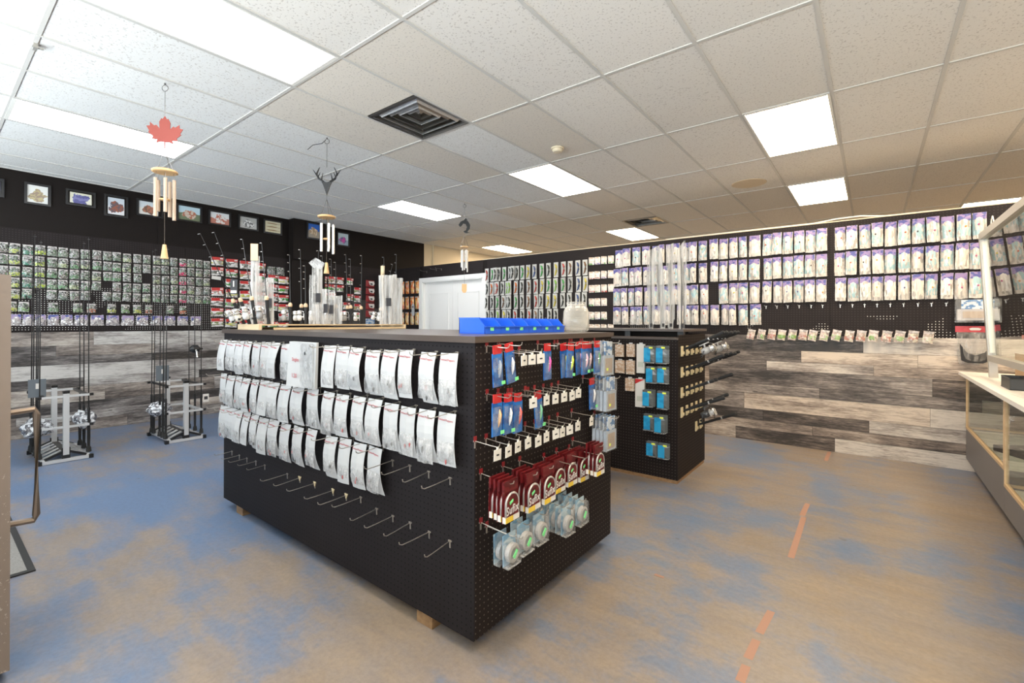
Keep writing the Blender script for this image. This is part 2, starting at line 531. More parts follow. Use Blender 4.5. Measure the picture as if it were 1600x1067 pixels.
# ---------------------------------------------------------------- mesh builder
class MB:
    def __init__(s): s.v = []; s.f = []

    def box(s, c, d, rot=None):
        x, y, z = d[0] / 2, d[1] / 2, d[2] / 2
        b = len(s.v)
        for p in ((-x, -y, -z), (x, -y, -z), (x, y, -z), (-x, y, -z), (-x, -y, z), (x, -y, z), (x, y, z), (-x, y, z)):
            q = Vector(p)
            if rot: q = rot @ q
            s.v.append(tuple(Vector(c) + q))
        for f in ((0, 3, 2, 1), (4, 5, 6, 7), (0, 1, 5, 4), (1, 2, 6, 5), (2, 3, 7, 6), (3, 0, 4, 7)):
            s.f.append(tuple(b + i for i in f))
        return s

    def span(s, a, b):
        return s.box(tuple((a[i] + b[i]) / 2 for i in range(3)), tuple(abs(b[i] - a[i]) for i in range(3)))

    def tube(s, pts, rad, n=6, caps=True):
        pts = [Vector(p) for p in pts]
        if isinstance(rad, (int, float)): rad = [rad] * len(pts)
        b = len(s.v)
        ref = None
        for i, p in enumerate(pts):
            d = (pts[min(i + 1, len(pts) - 1)] - pts[max(i - 1, 0)]).normalized()
            if ref is None:
                ref = Vector((0, 0, 1)) if abs(d.z) < 0.9 else Vector((1, 0, 0))
            a = d.cross(ref)
            if a.length < 1e-4: a = d.cross(Vector((0, 1, 0)))
            a.normalize()
            c = d.cross(a).normalized()
            ref = -c if False else ref
            for k in range(n):
                t = 2 * PI * k / n
                s.v.append(tuple(p + (a * math.cos(t) + c * math.sin(t)) * rad[i]))
        for i in range(len(pts) - 1):
            for k in range(n):
                k2 = (k + 1) % n
                s.f.append((b + i * n + k, b + i * n + k2, b + (i + 1) * n + k2, b + (i + 1) * n + k))
        if caps:
            s.f.append(tuple(b + k for k in range(n))[::-1])
            e = b + (len(pts) - 1) * n
            s.f.append(tuple(e + k for k in range(n)))
        return s

    def ring(s, c, R, r, axis='z', n=16, m=5):
        b = len(s.v)
        for i in range(n):
            a = 2 * PI * i / n
            for j in range(m):
                t = 2 * PI * j / m
                q = R + r * math.cos(t)
                p = (q * math.cos(a), q * math.sin(a), r * math.sin(t))
                if axis == 'x': p = (p[2], p[0], p[1])
                if axis == 'y': p = (p[0], p[2], p[1])
                s.v.append(tuple(c[k] + p[k] for k in range(3)))
        for i in range(n):
            for j in range(m):
                s.f.append((b + i * m + j, b + ((i + 1) % n) * m + j, b + ((i + 1) % n) * m + (j + 1) % m, b + i * m + (j + 1) % m))
        return s

    def lathe(s, prof, n=16, axis='z', c=(0, 0, 0)):
        b = len(s.v)
        for r, h in prof:
            for k in range(n):
                t = 2 * PI * k / n
                p = (r * math.cos(t), r * math.sin(t), h)
                if axis == 'y': p = (p[0], p[2], p[1])
                if axis == 'x': p = (p[2], p[0], p[1])
                s.v.append(tuple(c[i] + p[i] for i in range(3)))
        for i in range(len(prof) - 1):
            for k in range(n):
                k2 = (k + 1) % n
                s.f.append((b + i * n + k, b + i * n + k2, b + (i + 1) * n + k2, b + (i + 1) * n + k))
        s.f.append(tuple(b + k for k in range(n))[::-1])
        e = b + (len(prof) - 1) * n
        s.f.append(tuple(e + k for k in range(n)))
        return s

    def prism(s, pts, y0, y1):
        """outline in x,z extruded along y"""
        b = len(s.v)
        n = len(pts)
        for y in (y0, y1):
            for x, z in pts: s.v.append((x, y, z))
        s.f.append(tuple(range(b, b + n)))
        s.f.append(tuple(range(b + n, b + 2 * n))[::-1])
        for i in range(n):
            j = (i + 1) % n
            s.f.append((b + j, b + i, b + n + i, b + n + j))
        return s

    def pillow(s, w, h, t, nx=4, nz=5, bow=0.0, flare=0.0, jit=0.0, y0=0.0, rnd=None):
        """soft packet hanging from z=0, front towards -y, bulging in the middle"""
        b = len(s.v)
        rnd = rnd or random
        for side in (0, 1):
            for j in range(nz + 1):
                q = j / nz
                for i in range(nx + 1):
                    p = i / nx
                    x = (p - 0.5) * w * (1 + flare * q)
                    y = y0 - bow * math.sin(PI * q)
                    if side == 0:
                        y -= t * (math.sin(PI * p) ** 0.6 if 0 < p < 1 else 0) * (math.sin(PI * min(max(q * 0.92 + 0.02, 0), 1)) ** 0.7) + 0.001
                    zz = -h * q
                    if jit:
                        x += rnd.uniform(-jit, jit); zz += rnd.uniform(-jit, jit)
                    s.v.append((x, y, zz))
        m = (nx + 1) * (nz + 1)
        for j in range(nz):
            for i in range(nx):
                a = b + j * (nx + 1) + i
                s.f.append((a, a + nx + 1, a + nx + 2, a + 1))
                a += m
                s.f.append((a, a + 1, a + nx + 2, a + nx + 1))
        W1 = nx + 1
        for i in range(nx):
            s.f.append((b + i, b + i + 1, b + m + i + 1, b + m + i))
            a = b + nz * W1 + i
            s.f.append((a + 1, a, a + m, a + m + 1))
        for j in range(nz):
            a = b + j * W1
            s.f.append((a + W1, a, a + m, a + m + W1))
            a = b + j * W1 + nx
            s.f.append((a, a + W1, a + m + W1, a + m))
        return s

    def mesh(s, name, smooth=False):
        me = bpy.data.meshes.new(name)
        me.from_pydata(s.v, [], s.f)
        me.validate()
        if smooth:
            me.polygons.foreach_set('use_smooth', [True] * len(me.polygons))
        me.update()
        return me


MESH = {}


def cached(key, fn, smooth=False):
    if key not in MESH: MESH[key] = fn().mesh(str(key if isinstance(key, str) else key[0]), smooth)
    return MESH[key]


def add(name, me, mat, parent=None, loc=(0, 0, 0), rot=(0, 0, 0), color=None, scale=None, smooth=False):
    if isinstance(me, MB): me = me.mesh(name, smooth)
    if not me.materials: me.materials.append(MATS[mat])
    o = bpy.data.objects.new(name, me)
    COL.objects.link(o)
    if me.materials[0] != MATS[mat]:
        o.material_slots[0].link = 'OBJECT'
        o.material_slots[0].material = MATS[mat]
    o.location = loc
    o.rotation_euler = rot
    if scale: o.scale = scale
    if color: o.color = (*color, 1)
    if parent: o.parent = parent
    return o


def tag(o, label, cat, group=None):
    o['label'] = label
    o['category'] = cat
    if group: o['group'] = group
    return o


def thing(name, label, cat, loc=(0, 0, 0), rot=(0, 0, 0), group=None):
    o = bpy.data.objects.new(name, None)
    COL.objects.link(o)
    o.empty_display_size = 0.05
    o.location = loc
    o.rotation_euler = rot
    return tag(o, label, cat, group)


def struct(o):
    o['kind'] = 'structure'
    return o


def copy_tree(o, parent=None):
    c = o.copy()
    COL.objects.link(c)
    c.parent = parent
    for ch in o.children: copy_tree(ch, c)
    return c


ONES = 'first second third fourth fifth sixth seventh eighth ninth tenth eleventh twelfth thirteenth fourteenth fifteenth sixteenth seventeenth eighteenth nineteenth'.split()


def nth(i):
    i += 1
    if i < 20: return ONES[i - 1]
    tens = {2: 'twent', 3: 'thirt', 4: 'fort'}[i // 10]
    return tens + 'ieth' if i % 10 == 0 else tens + 'y-' + ONES[i % 10 - 1]


_txt = {}


def text_mesh(body, size, align='CENTER', shear=0.0, bold=0.0):
    key = (body, size, align, shear, bold)
    if key not in _txt:
        cu = bpy.data.curves.new('lettering', 'FONT')
        cu.body = body
        cu.size = size
        cu.align_x = align
        cu.shear = shear
        cu.offset = bold
        cu.space_character = 1.12 if bold else 1.0
        cu.resolution_u = 2
        cu.extrude = 0.0003
        o = bpy.data.objects.new('lettering', cu)
        COL.objects.link(o)
        dg = bpy.context.evaluated_depsgraph_get()
        me = bpy.data.meshes.new_from_object(o.evaluated_get(dg))
        bpy.data.objects.remove(o)
        bpy.data.curves.remove(cu)
        me.transform(Matrix.Rotation(PI / 2, 4, 'X'))
        me.materials.clear()
        _txt[key] = me
    return _txt[key]


R90 = (0, 0, PI / 2)     # turns a front towards -y into a front towards +x

# ================================================================ SETTING
fl = struct(add('floor', MB().span((-8.2, -2.6, -0.1), (2.75, 12.6, 0)), 'floor_paint'))
# worn red line painted across the aisle, in pieces
plain('red_line', (0.36, 0.20, 0.145), 0.7)
for a, b in (((1296, 706), (1291, 720)), ((1262, 787), (1254, 806)), ((1256, 808), (1237, 872)), ((1205, 955), (1188, 990)), ((1182, 1000), (1170, 1030)), ((1166, 1040), (1158, 1066))):
    p, q = onz(*a, 0), onz(*b, 0)
    d = (q - p).normalized()
    s = Vector((-d.y, d.x, 0)) * 0.016
    m = MB()
    m.v = [tuple(p + s + _u0 * 0.0012), tuple(p - s + _u0 * 0.0012), tuple(q - s * 1.3 + _u0 * 0.0012), tuple(q + s * 0.8 + _u0 * 0.0012)]
    m.f = [(0, 1, 2, 3)]
    o = add('paint_line', m, 'red_line', fl)
p = onz(1030, 900, 0)
add('paint_line', MB().box((p.x, p.y, 0.001), (0.05, 0.02, 0.001)), 'red_line', fl)

# ceiling: deck above, tiles and grid bars as parts
ce = struct(add('ceiling', MB().span((-8.2, -2.6, 3.42), (2.75, 12.6, 3.5)), 'dark_void'))
LAMPS = {(-1, -1): 0, (-5, -1): 0, (3, -1): 1, (-1, 2): 2, (-5, 2): 0, (3, 2): 1, (3, 4): 1, (-2, 5): 1, (-7, 5): 1, (6, 6): 1, (6, 2): 1, (-7, 8): 1, (-2, 8): 1, (3, 8): 1}  # last-row back-room lamps are unseen, added to brighten the far ceiling
VENTS = {(-1, 0.5), (-1, 4.5)}
tile_full = MB().box((0, 0, 0.008), (GW - 0.006, GL - 0.006, 0.016)).mesh('tile')
tile_half = MB().box((0, 0, 0.008), (GW - 0.006, GL / 2 - 0.006, 0.016)).mesh('tile')
for me in (tile_full, tile_half): me.materials.append(MATS['ceiling_tile'])
WHITE_T = (0.80, 0.80, 0.78)
BEIGE_T = (0.77, 0.715, 0.635)
WARM_LIT_T = (0.79, 0.76, 0.71)  # tile white with warm lamplight put into the colour
beige_cells = {(0, 0), (-2, 0), (-1, 0), (0, 1), (-2, 1), (-1, 3), (-3, 3)}
rr = random.Random(3)
for i in range(-8, 8):
    for j in range(-3, 9):
        if (i, j) in LAMPS: continue
        x = GX0 + (i + 0.5) * GW
        y = GY0 + (j + 0.5) * GL
        col = WHITE_T if i < 0 else WARM_LIT_T
        if (i, j) in beige_cells: col = BEIGE_T
        if j >= 4: col = tuple(c * k for c, k in zip(WARM_LIT_T, (1.0, 0.97, 0.92)))  # far tiles: more of the warm light painted into their colour
        k = rr.uniform(0.95, 1.03)
        col = tuple(min(0.86, c * k) for c in col)
        z = CE + 0.006
        if (i, j + 0.5) in VENTS:
            add('ceiling_tile', tile_half, 'ceiling_tile', ce, (x, y - GL / 4, z), color=BEIGE_T)
            continue
        rot = (0, 0, 0)
        if (i, j) == (-8, -1):      # cut tile that no longer meets its neighbour: a dark slit stays open
            add('ceiling_tile', MB().box((0, 0, 0.008), (0.13, GL - 0.006, 0.016)), 'ceiling_tile', ce, (x - GW / 2 + 0.066, y, z), color=col)
            add('ceiling_tile', MB().box((0, 0, 0.008), (0.43, GL - 0.02, 0.016)), 'ceiling_tile', ce, (x + GW / 2 - 0.221, y, z), (0, 0, math.radians(-1.0)), color=col)
            continue
        add('ceiling_tile', tile_full, 'ceiling_tile', ce, (x, y, z), rot, color=col)
gy0, gy1 = GY0 - 3 * GL, GY0 + 9 * GL
for i in range(-8, 9):
    add('grid_runner', MB().span((GX0 + i * GW - 0.012, gy0, CE), (GX0 + i * GW + 0.012, gy1, CE + 0.006)), 'grid_white', ce)
bar = MB().box((0, 0, 0.0035), (GW - 0.024, 0.022, 0.005)).mesh('grid_cross_bar')
for i in range(-8, 8):
    for j in range(-3, 10):
        add('grid_cross_bar', bar, 'grid_white', ce, (GX0 + (i + 0.5) * GW, GY0 + j * GL, CE))

# left wall: black paint, then cream paint in the back room; pegboard sheets and planks as parts
wl = struct(add('wall_left', MB().span((XL - 0.15, -2.6, 0), (XL, 6.66, 3.42)), 'black_paint'))
struct(add('wall_left_back_room', MB().span((XL - 0.15, 6.66, 0), (XL + 0.004, 12.6, 3.42)), 'beige_paint'))
add('column_casing', MB().span((XL, 3.74, 2.36), (XL + 0.17, 4.32, CE)), 'black_paint', wl)
add('column_casing', MB().span((XL, 3.74, 1.215), (XL + 0.12, 4.32, 2.36)), 'black_paint', wl)
add('wall_panel', MB().span((XL, 1.98, 2.37), (XL + 0.012, 3.74, CE)), 'black_paint', wl)
for a, b in ((-2.6, -0.15), (-0.15, 2.29), (2.29, 3.74), (4.32, 5.88)):
    add('pegboard_sheet', MB().span((XL, a + 0.002, 1.215), (XL + 0.02, b - 0.002, 2.37)), 'peg_y', wl)
p = onx(676, 385, XL)
add('conduit_pipe', MB().tube([(XL + 0.02, p.y, 2.2), (XL + 0.02, p.y, CE)], 0.012), 'beige_paint', wl)


def planks(wall, along, a0, a1, off, mat, seed, rows, cuts=None):
    r = random.Random(seed)
    z = 1.205
    for k, h in enumerate(rows):
        z0 = z - h
        c = a0 - r.uniform(0, 1.1)
        cl = []
        while c < a1:
            n = c + r.choice((0.75, 0.95, 1.22, 1.22, 1.6, 2.0))
            cl.append((max(c, a0), min(n, a1)))
            c = n
        for u, v in cl:
            if v - u < 0.03: continue
            t = 0.012 + r.uniform(0, 0.004)
            hh = h - 0.002
            L = v - u - 0.002
            if along == 'y':
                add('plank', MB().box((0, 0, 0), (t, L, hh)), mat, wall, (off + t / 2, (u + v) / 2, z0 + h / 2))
            else:
                add('plank', MB().box((0, 0, 0), (L, t, hh)), mat, wall, ((u + v) / 2, off - t / 2, z0 + h / 2))
        z = z0


ROWS = (0.165, 0.125, 0.10, 0.165, 0.11, 0.18, 0.12, 0.10, 0.14)
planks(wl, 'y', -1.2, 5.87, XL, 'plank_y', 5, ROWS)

# back partition: pegboard on both sides of a double door, planks below; does not reach the ceiling
DX0, DX1, DZ = -6.72, -5.20, 2.10
wb = struct(add('wall_back', MB().span((DX1, YB, 0), (2.6, YB + 0.1, 2.395)), 'black_paint'))
add('wall_panel', MB().span((XL, YB, 0), (DX0, YB + 0.1, 2.395)), 'black_paint', wb)
add('wall_panel', MB().span((DX0, YB, DZ), (DX1, YB + 0.1, 2.395)), 'black_paint', wb)
for a, b, z in ((-7.57, DX0 - 0.0, 1.2), (DX0, DX1, DZ + 0.07), (DX1, -2.79, 1.205), (-2.79, -0.347, 1.205), (-0.347, 2.09, 1.205), (2.09, 2.6, 1.205)):
    a2 = a + 0.09 if a == DX1 else a
    b2 = b - 0.09 if a == -7.57 else b
    add('pegboard_sheet', MB().span((a2 + 0.0015, YB - 0.008, z), (b2 - 0.0015, YB, 2.395)), 'peg_x', wb)
planks(wb, 'x', DX1 + 0.09, 2.58, YB, 'plank_x', 21, ROWS)
add('top_cap', MB().span((-5.2, YB - 0.012, 2.395), (2.6, YB + 0.11, 2.404)), 'beige_paint', wb)
# double door with casing
d1 = struct(add('door_1', MB().span((DX0 + 0.02, YB + 0.035, 0.01), ((DX0 + DX1) / 2 - 0.002, YB + 0.075, DZ - 0.01)), 'white_paint'))
d2 = struct(add('door_2', MB().span(((DX0 + DX1) / 2 + 0.002, YB + 0.035, 0.01), (DX1 - 0.02, YB + 0.075, DZ - 0.01)), 'white_paint'))
for d, a, b in ((d1, DX0 + 0.02, (DX0 + DX1) / 2), (d2, (DX0 + DX1) / 2, DX1 - 0.02)):
    for z0, z1 in ((0.15, 0.75), (0.9, 1.86)):
        add('raised_panel', MB().span((a + 0.14, YB + 0.029, z0), (b - 0.12, YB + 0.036, z1)), 'white_paint', d)
        m = MB()
        for q in ((a + 0.12, z0 - 0.02, b - 0.10, z0 - 0.005), (a + 0.12, z1 + 0.005, b - 0.10, z1 + 0.02), (a + 0.12, z0, a + 0.135, z1), (b - 0.115, z0, b - 0.10, z1)):
            m.span((q[0], YB + 0.026, q[1]), (q[2], YB + 0.036, q[3]))
        add('panel_moulding', m, 'white_paint', d)
tr = struct(add('trim_1', MB().span((DX0 - 0.085, YB - 0.028, 0), (DX0, YB, DZ + 0.07)).span((DX1, YB - 0.028, 0), (DX1 + 0.085, YB, DZ + 0.07)).span((DX0, YB - 0.028, DZ), (DX1, YB, DZ + 0.07)), 'white_paint'))
add('door_jamb', MB().span((DX0, YB - 0.02, 0), (DX0 + 0.018, YB + 0.035, DZ)).span((DX1 - 0.018, YB - 0.02, 0), (DX1, YB + 0.035, DZ)).span((DX0, YB - 0.02, DZ - 0.018), (DX1, YB + 0.035, DZ)), 'white_paint', tr)

# other walls of the shell
wf = struct(add('wall_far', MB().span((-8.2, 12.5, 0), (2.75, 12.6, 3.42)), 'beige_paint'))
wr = struct(add('wall_right', MB().span((2.6, -2.6, 0), (2.75, 12.6, 3.42)), 'beige_paint'))
wfr = struct(add('wall_front', MB().span((-7.73, -2.2, 0), (2.75, -2.1, 0.55)).span((-7.73, -2.2, 2.55), (2.75, -2.1, 3.42)).span((-7.73, -2.2, 0.55), (-7.0, -2.1, 2.55)).span((-4.2, -2.2, 0.55), (-3.9, -2.1, 2.55)).span((-1.5, -2.2, 0.55), (-1.0, -2.1, 2.55)).span((1.8, -2.2, 0.55), (2.75, -2.1, 2.55)), 'white_wall'))
for k, (a, b) in enumerate(((-7.0, -4.2), (-3.9, -1.5), (-1.0, 1.8))):
    w = struct(add('window_%d' % (k + 1), MB().span((a, -2.19, 0.55), (a + 0.05, -2.12, 2.55)).span((b - 0.05, -2.19, 0.55), (b, -2.12, 2.55)).span((a, -2.19, 0.55), (b, -2.12, 0.6)).span((a, -2.19, 2.5), (b, -2.12, 2.55)), 'aluminium'))
    add('pane', MB().span((a + 0.05, -2.158, 0.6), (b - 0.05, -2.152, 2.5)), 'glass_clear', w)

# ================================================================ CEILING FITTINGS
WARM = (1.0, 0.80, 0.56)
NEUT = (1.0, 0.89, 0.74)
COOL = (0.96, 0.97, 1.0)
lamp_where = {(-1, -1): 'large ceiling light panel above the white card display', (-5, -1): 'ceiling light panel behind the red maple leaf chime',
              (3, -1): 'ceiling light panel over the aisle by the counter', (-1, 2): 'ceiling light panel between the smoke detector and round vent cover tile',
              (-5, 2): 'ceiling light panel between the antler chime and fish chime', (3, 2): 'ceiling light panel above the aisle, largest on the warm side',
              (3, 4): 'ceiling light panel right above the blue header bags', (-2, 5): 'ceiling light panel next to the small square vent',
              (-7, 5): 'ceiling light panel by the cream wall behind the double door', (6, 6): 'ceiling light panel far behind the partition above the counter',
              (6, 2): 'ceiling light panel over the glass counter', (-7, 8): 'unseen added ceiling light panel in the back room by the cream wall corner',
              (-2, 8): 'unseen added ceiling light panel in the back room middle', (3, 8): 'unseen added ceiling light panel in the back room over the far aisle'}
lamp_where[(-1, 2)] = 'ceiling light panel near the smoke detector'
lens = MB().box((0, 0, 0), (GW - 0.04, GL - 0.04, 0.006)).mesh('lens')
fr = MB()
for sx in (-1, 1):
    fr.box((sx * (GW / 2 - 0.016), 0, 0.004), (0.026, GL - 0.01, 0.012))
    fr.box((0, sx * (GL / 2 - 0.016), 0.004), (GW - 0.06, 0.026, 0.012))
fr = fr.mesh('frame')
hous = MB().box((0, 0, 0.06), (GW - 0.05, GL - 0.05, 0.09)).mesh('housing')
for (i, j), kind in LAMPS.items():
    t = thing('ceiling_light', lamp_where[(i, j)], 'light', (GX0 + (i + 0.5) * GW, GY0 + (j + 0.5) * GL, CE), group='ceiling light panels')
    add('frame', fr, 'white_plastic', t, (0, 0, 0.002))
    add('diffuser', lens, 'lamp_lens_warm' if kind == 1 else 'lamp_lens', t, (0, 0, 0.004), color=(COOL, WARM, NEUT)[kind])
    add('housing', hous, 'white_plastic', t)

for (i, j), lab in (((-1, 0.5), 'large square metal air vent with stepped louvres, next to beige tiles'), ((-1, 4.5), 'small-looking dark square air vent beside the light behind the partition')):
    t = thing('ceiling_vent', lab, 'vent', (GX0 + (i + 0.5) * GW, GY0 + (j + 0.25) * GL, CE))
    h = GW / 2 - 0.012
    m = MB()
    for sx in (-1, 1):
        m.box((sx * (h - 0.012), 0, 0.004), (0.03, 2 * h, 0.008)); m.box((0, sx * (h - 0.012), 0.004), (2 * h - 0.05, 0.03, 0.008))
    add('frame', m, 'dark_metal', t)
    for k in range(5):          # stepped square louvre rings rising into the duct
        a = h - 0.03 - k * 0.052
        b = a - 0.045
        z0, z1 = 0.004 + k * 0.012, 0.05 + k * 0.016
        m = MB()
        m.v = [(-b, -b, z0), (b, -b, z0), (b, b, z0), (-b, b, z0), (-a, -a, z1), (a, -a, z1), (a, a, z1), (-a, a, z1)]
        m.f = [(0, 1, 5, 4), (1, 2, 6, 5), (2, 3, 7, 6), (3, 0, 4, 7)]
        m.v += [(x * 1.0, y, z + 0.004) for x, y, z in m.v[:4]]
        m.f += [(0, 3, 11, 8)[::-1], (0, 1, 9, 8), (1, 2, 10, 9), (2, 3, 11, 10)]
        add('louvre', m, 'bright_metal' if k in (0, 2) else 'duct_metal', t)
    add('duct', MB().box((0, 0, 0.22), (2 * h, 2 * h, 0.006)).box((h, 0, 0.12), (0.006, 2 * h, 0.2)).box((-h, 0, 0.12), (0.006, 2 * h, 0.2)).box((0, h, 0.12), (2 * h, 0.006, 0.2)).box((0, -h, 0.12), (2 * h, 0.006, 0.2)), 'duct_metal', t)

p = onz(871, 231, CE)
t = thing('smoke_detector', 'round cream smoke detector on the ceiling', 'detector', (p.x, p.y, CE))
add('base', MB().lathe([(0.062, 0), (0.062, -0.012), (0.058, -0.016)], 24), 'beige_plastic', t, smooth=False)
add('dome', MB().lathe([(0.05, -0.014), (0.05, -0.03), (0.04, -0.042), (0.015, -0.046)], 24), 'beige_plastic', t)
p = onz(1170, 287, CE)
tag(add('round_ceiling_cover', MB().lathe([(0.19, 0.0), (0.19, -0.004), (0.185, -0.006)], 36), 'tan_label', None, (p.x, p.y, CE + 0.005), color=BEIGE_T), 'round tan cover set into a ceiling tile', 'ceiling cover')
bpy.data.objects['round_ceiling_cover'].material_slots[0].material = plain('cover_tan', (0.66, 0.55, 0.4), 0.8)
p = onz(55, 70, CE)
tag(add('ceiling_clip', MB().box((0, 0, -0.012), (0.05, 0.02, 0.03)).box((0.02, 0.01, -0.02), (0.02, 0.05, 0.008)), 'aluminium', None, (p.x, p.y, CE)), 'small bent metal clip on the ceiling grid', 'clip')


# wind chimes
plain('tan_tube', (0.5, 0.38, 0.28), 0.35, 0.3)
def chime(px, py, zs, label, kind):
    p = onz(px, py, CE)
    t = thing('wind_chime', label, 'wind chime', (p.x, p.y, CE), (0, 0, YAW))
    zm0, zm1, zd, tube_t, tube_b, zc0, zc1 = zs
    hk = add('hook', MB().ring((0, 0, -0.035), 0.022, 0.0025, 'y', 12, 4).tube([(0, 0, 0), (0, 0, -0.014)], 0.006), 'dark_metal', t)
    add('hanging_cord', MB().tube([(0, 0, -0.057), (0, 0, zm1 - CE)], 0.0022, 4), 'dark_metal', t)
    zc = (zm0 + zm1) / 2 - CE
    hgt = zm1 - zm0
    if kind == 'leaf':
        half = [(0, 0.5), (0.06, 0.40), (0.10, 0.42), (0.16, 0.30), (0.15, 0.10), (0.24, 0.20), (0.30, 0.17), (0.42, 0.27), (0.42, 0.16), (0.52, 0.14), (0.44, 0.0), (0.47, -0.04), (0.34, -0.16), (0.37, -0.24), (0.22, -0.24), (0.24, -0.34), (0.10, -0.30), (0.015, -0.31), (0.012, -0.5)]
        pts = half + [(-x, z) for x, z in half[::-1][:-1]]
        m = MB().prism([(x * hgt * 0.92, z * hgt) for x, z in pts], -0.003, 0.003)
        add('maple_leaf', m, 'leaf_red', t, (0, 0, zc), (0, 0, 0.3))
    elif kind == 'antler':
        m = MB()
        m.prism([(-0.2 * hgt, 0.02 * hgt), (-0.12 * hgt, -0.15 * hgt), (-0.07 * hgt, -0.3 * hgt), (0, -0.5 * hgt), (0.07 * hgt, -0.3 * hgt), (0.12 * hgt, -0.15 * hgt), (0.2 * hgt, 0.02 * hgt), (0, -0.04 * hgt)], -0.006, 0.006)
        for s in (-1, 1):
            m.tube([(s * 0.12 * hgt, 0, -0.02 * hgt), (s * 0.3 * hgt, 0, 0.1 * hgt), (s * 0.36 * hgt, 0, 0.28 * hgt), (s * 0.26 * hgt, 0, 0.5 * hgt)], [0.011, 0.010, 0.008, 0.003], 6)
            m.tube([(s * 0.2 * hgt, 0, 0.03 * hgt), (s * 0.14 * hgt, 0, 0.3 * hgt)], [0.008, 0.002], 5)
            m.tube([(s * 0.34 * hgt, 0, 0.18 * hgt), (s * 0.5 * hgt, 0, 0.42 * hgt)], [0.008, 0.002], 5)
            m.tube([(s * 0.33 * hgt, 0, 0.12 * hgt), (s * 0.24 * hgt, 0, 0.32 * hgt)], [0.007, 0.002], 5)
        add('antler_skull', m, 'black_plastic', t, (0, 0, zc))
    else:
        m = MB()
        pts = [(-0.45, 0.1), (-0.3, 0.34), (0.0, 0.48), (0.28, 0.36), (0.42, 0.1), (0.38, -0.2), (0.2, -0.42), (0.44, -0.5), (0.1, -0.52), (-0.1, -0.4), (0.1, -0.3), (0.18, -0.05), (0.08, 0.16), (-0.1, 0.2), (-0.2, 0.05), (-0.34, -0.05)]
        m.prism([(x * hgt, z * hgt) for x, z in pts], -0.005, 0.005)
        m.prism([(-0.05 * hgt, 0.48 * hgt), (0.1 * hgt, 0.62 * hgt), (0.25 * hgt, 0.4 * hgt)], -0.004, 0.004)
        add('curled_fish', m, 'black_plastic', t, (0, 0, zc))
    r = 0.078 if kind != 'fish' else 0.06
    add('suspension_cord', MB().tube([(0, 0, zm0 - CE), (0, 0, zd + 0.16 - CE)], 0.002, 4).tube([(0, 0, zd + 0.16 - CE), (0.06, 0, zd - CE)], 0.0018, 4).tube([(0, 0, zd + 0.16 - CE), (-0.06, 0, zd - CE)], 0.0018, 4).tube([(0, 0, zd + 0.16 - CE), (0, 0.06, zd - CE)], 0.0018, 4), 'dark_metal', t)
    add('wooden_disc', MB().lathe([(r * 0.85, 0.011), (r, 0.004), (r, -0.006), (r * 0.9, -0.011)], 24), 'chime_wood', t, (0, 0, zd - CE))
    L = tube_t - tube_b
    for k in range(5):
        a = 2 * PI * k / 5 + 0.4
        l = L * (1 - 0.11 * ((k * 2) % 5) / 2)
        x, y = math.cos(a) * r * 0.72, math.sin(a) * r * 0.72
        tb = add('chime_tube', MB().tube([(x, y, tube_t - CE), (x, y, tube_t - l - CE)], 0.0115, 10), 'tan_tube' if kind == 'leaf' else 'bright_metal', t)
        add('tube_string', MB().tube([(x, y, tube_t - CE), (x * 0.9, y * 0.9, zd - CE)], 0.0014, 4), 'dark_metal', tb)
    add('striker', MB().lathe([(0.03, 0.006), (0.033, 0), (0.03, -0.006)], 16), 'chime_wood', t, (0, 0, (tube_t + tube_b) / 2 - CE))
    add('centre_string', MB().tube([(0, 0, zd - CE), (0, 0, zc1 - CE)], 0.0013, 4), 'dark_metal', t)
    if kind == 'fish': add('wind_sail', MB().prism([(-0.018, 0.0), (0.018, 0.0), (0.034, 0.03), (0.034, 0.125), (-0.034, 0.125), (-0.034, 0.03)], -0.003, 0.003), 'orange_tag', t, (0, 0, zc0 - CE))
    else: add('wind_sail', MB().lathe([(0.011, zc1 - zc0), (0.017, (zc1 - zc0) * 0.5), (0.024, 0.0)], 14), 'chime_wood', t, (0, 0, zc0 - CE))


chime(258, 130, (2.555, 2.785, 2.392, 2.335, 2.05, 1.775, 1.875), 'wind chime with a red maple leaf, wooden disc and tan tubes', 'leaf')
chime(511, 215, (2.49, 2.745, 2.293, 2.225, 1.955, 1.775, 1.875), 'wind chime with a black antler skull and silver tubes', 'antler')
chime(726, 318, (2.60, 2.79, 2.40, 2.355, 2.05, 1.755, 1.88), 'wind chime with a black curled fish, silver tubes and flat tan sail', 'fish')
p = onz(509, 219, CE)
q = onz(489, 236, CE)
tag(add('loose_wire', MB().tube([(p.x, p.y, CE), (p.x - 0.03, p.y - 0.02, CE - 0.03), (p.x - 0.08, p.y - 0.08, CE - 0.05), (p.x - 0.1, p.y - 0.12, CE - 0.1)], 0.003, 5), 'black_plastic'), 'short black wire end dangling from the ceiling by the antler chime', 'wire')

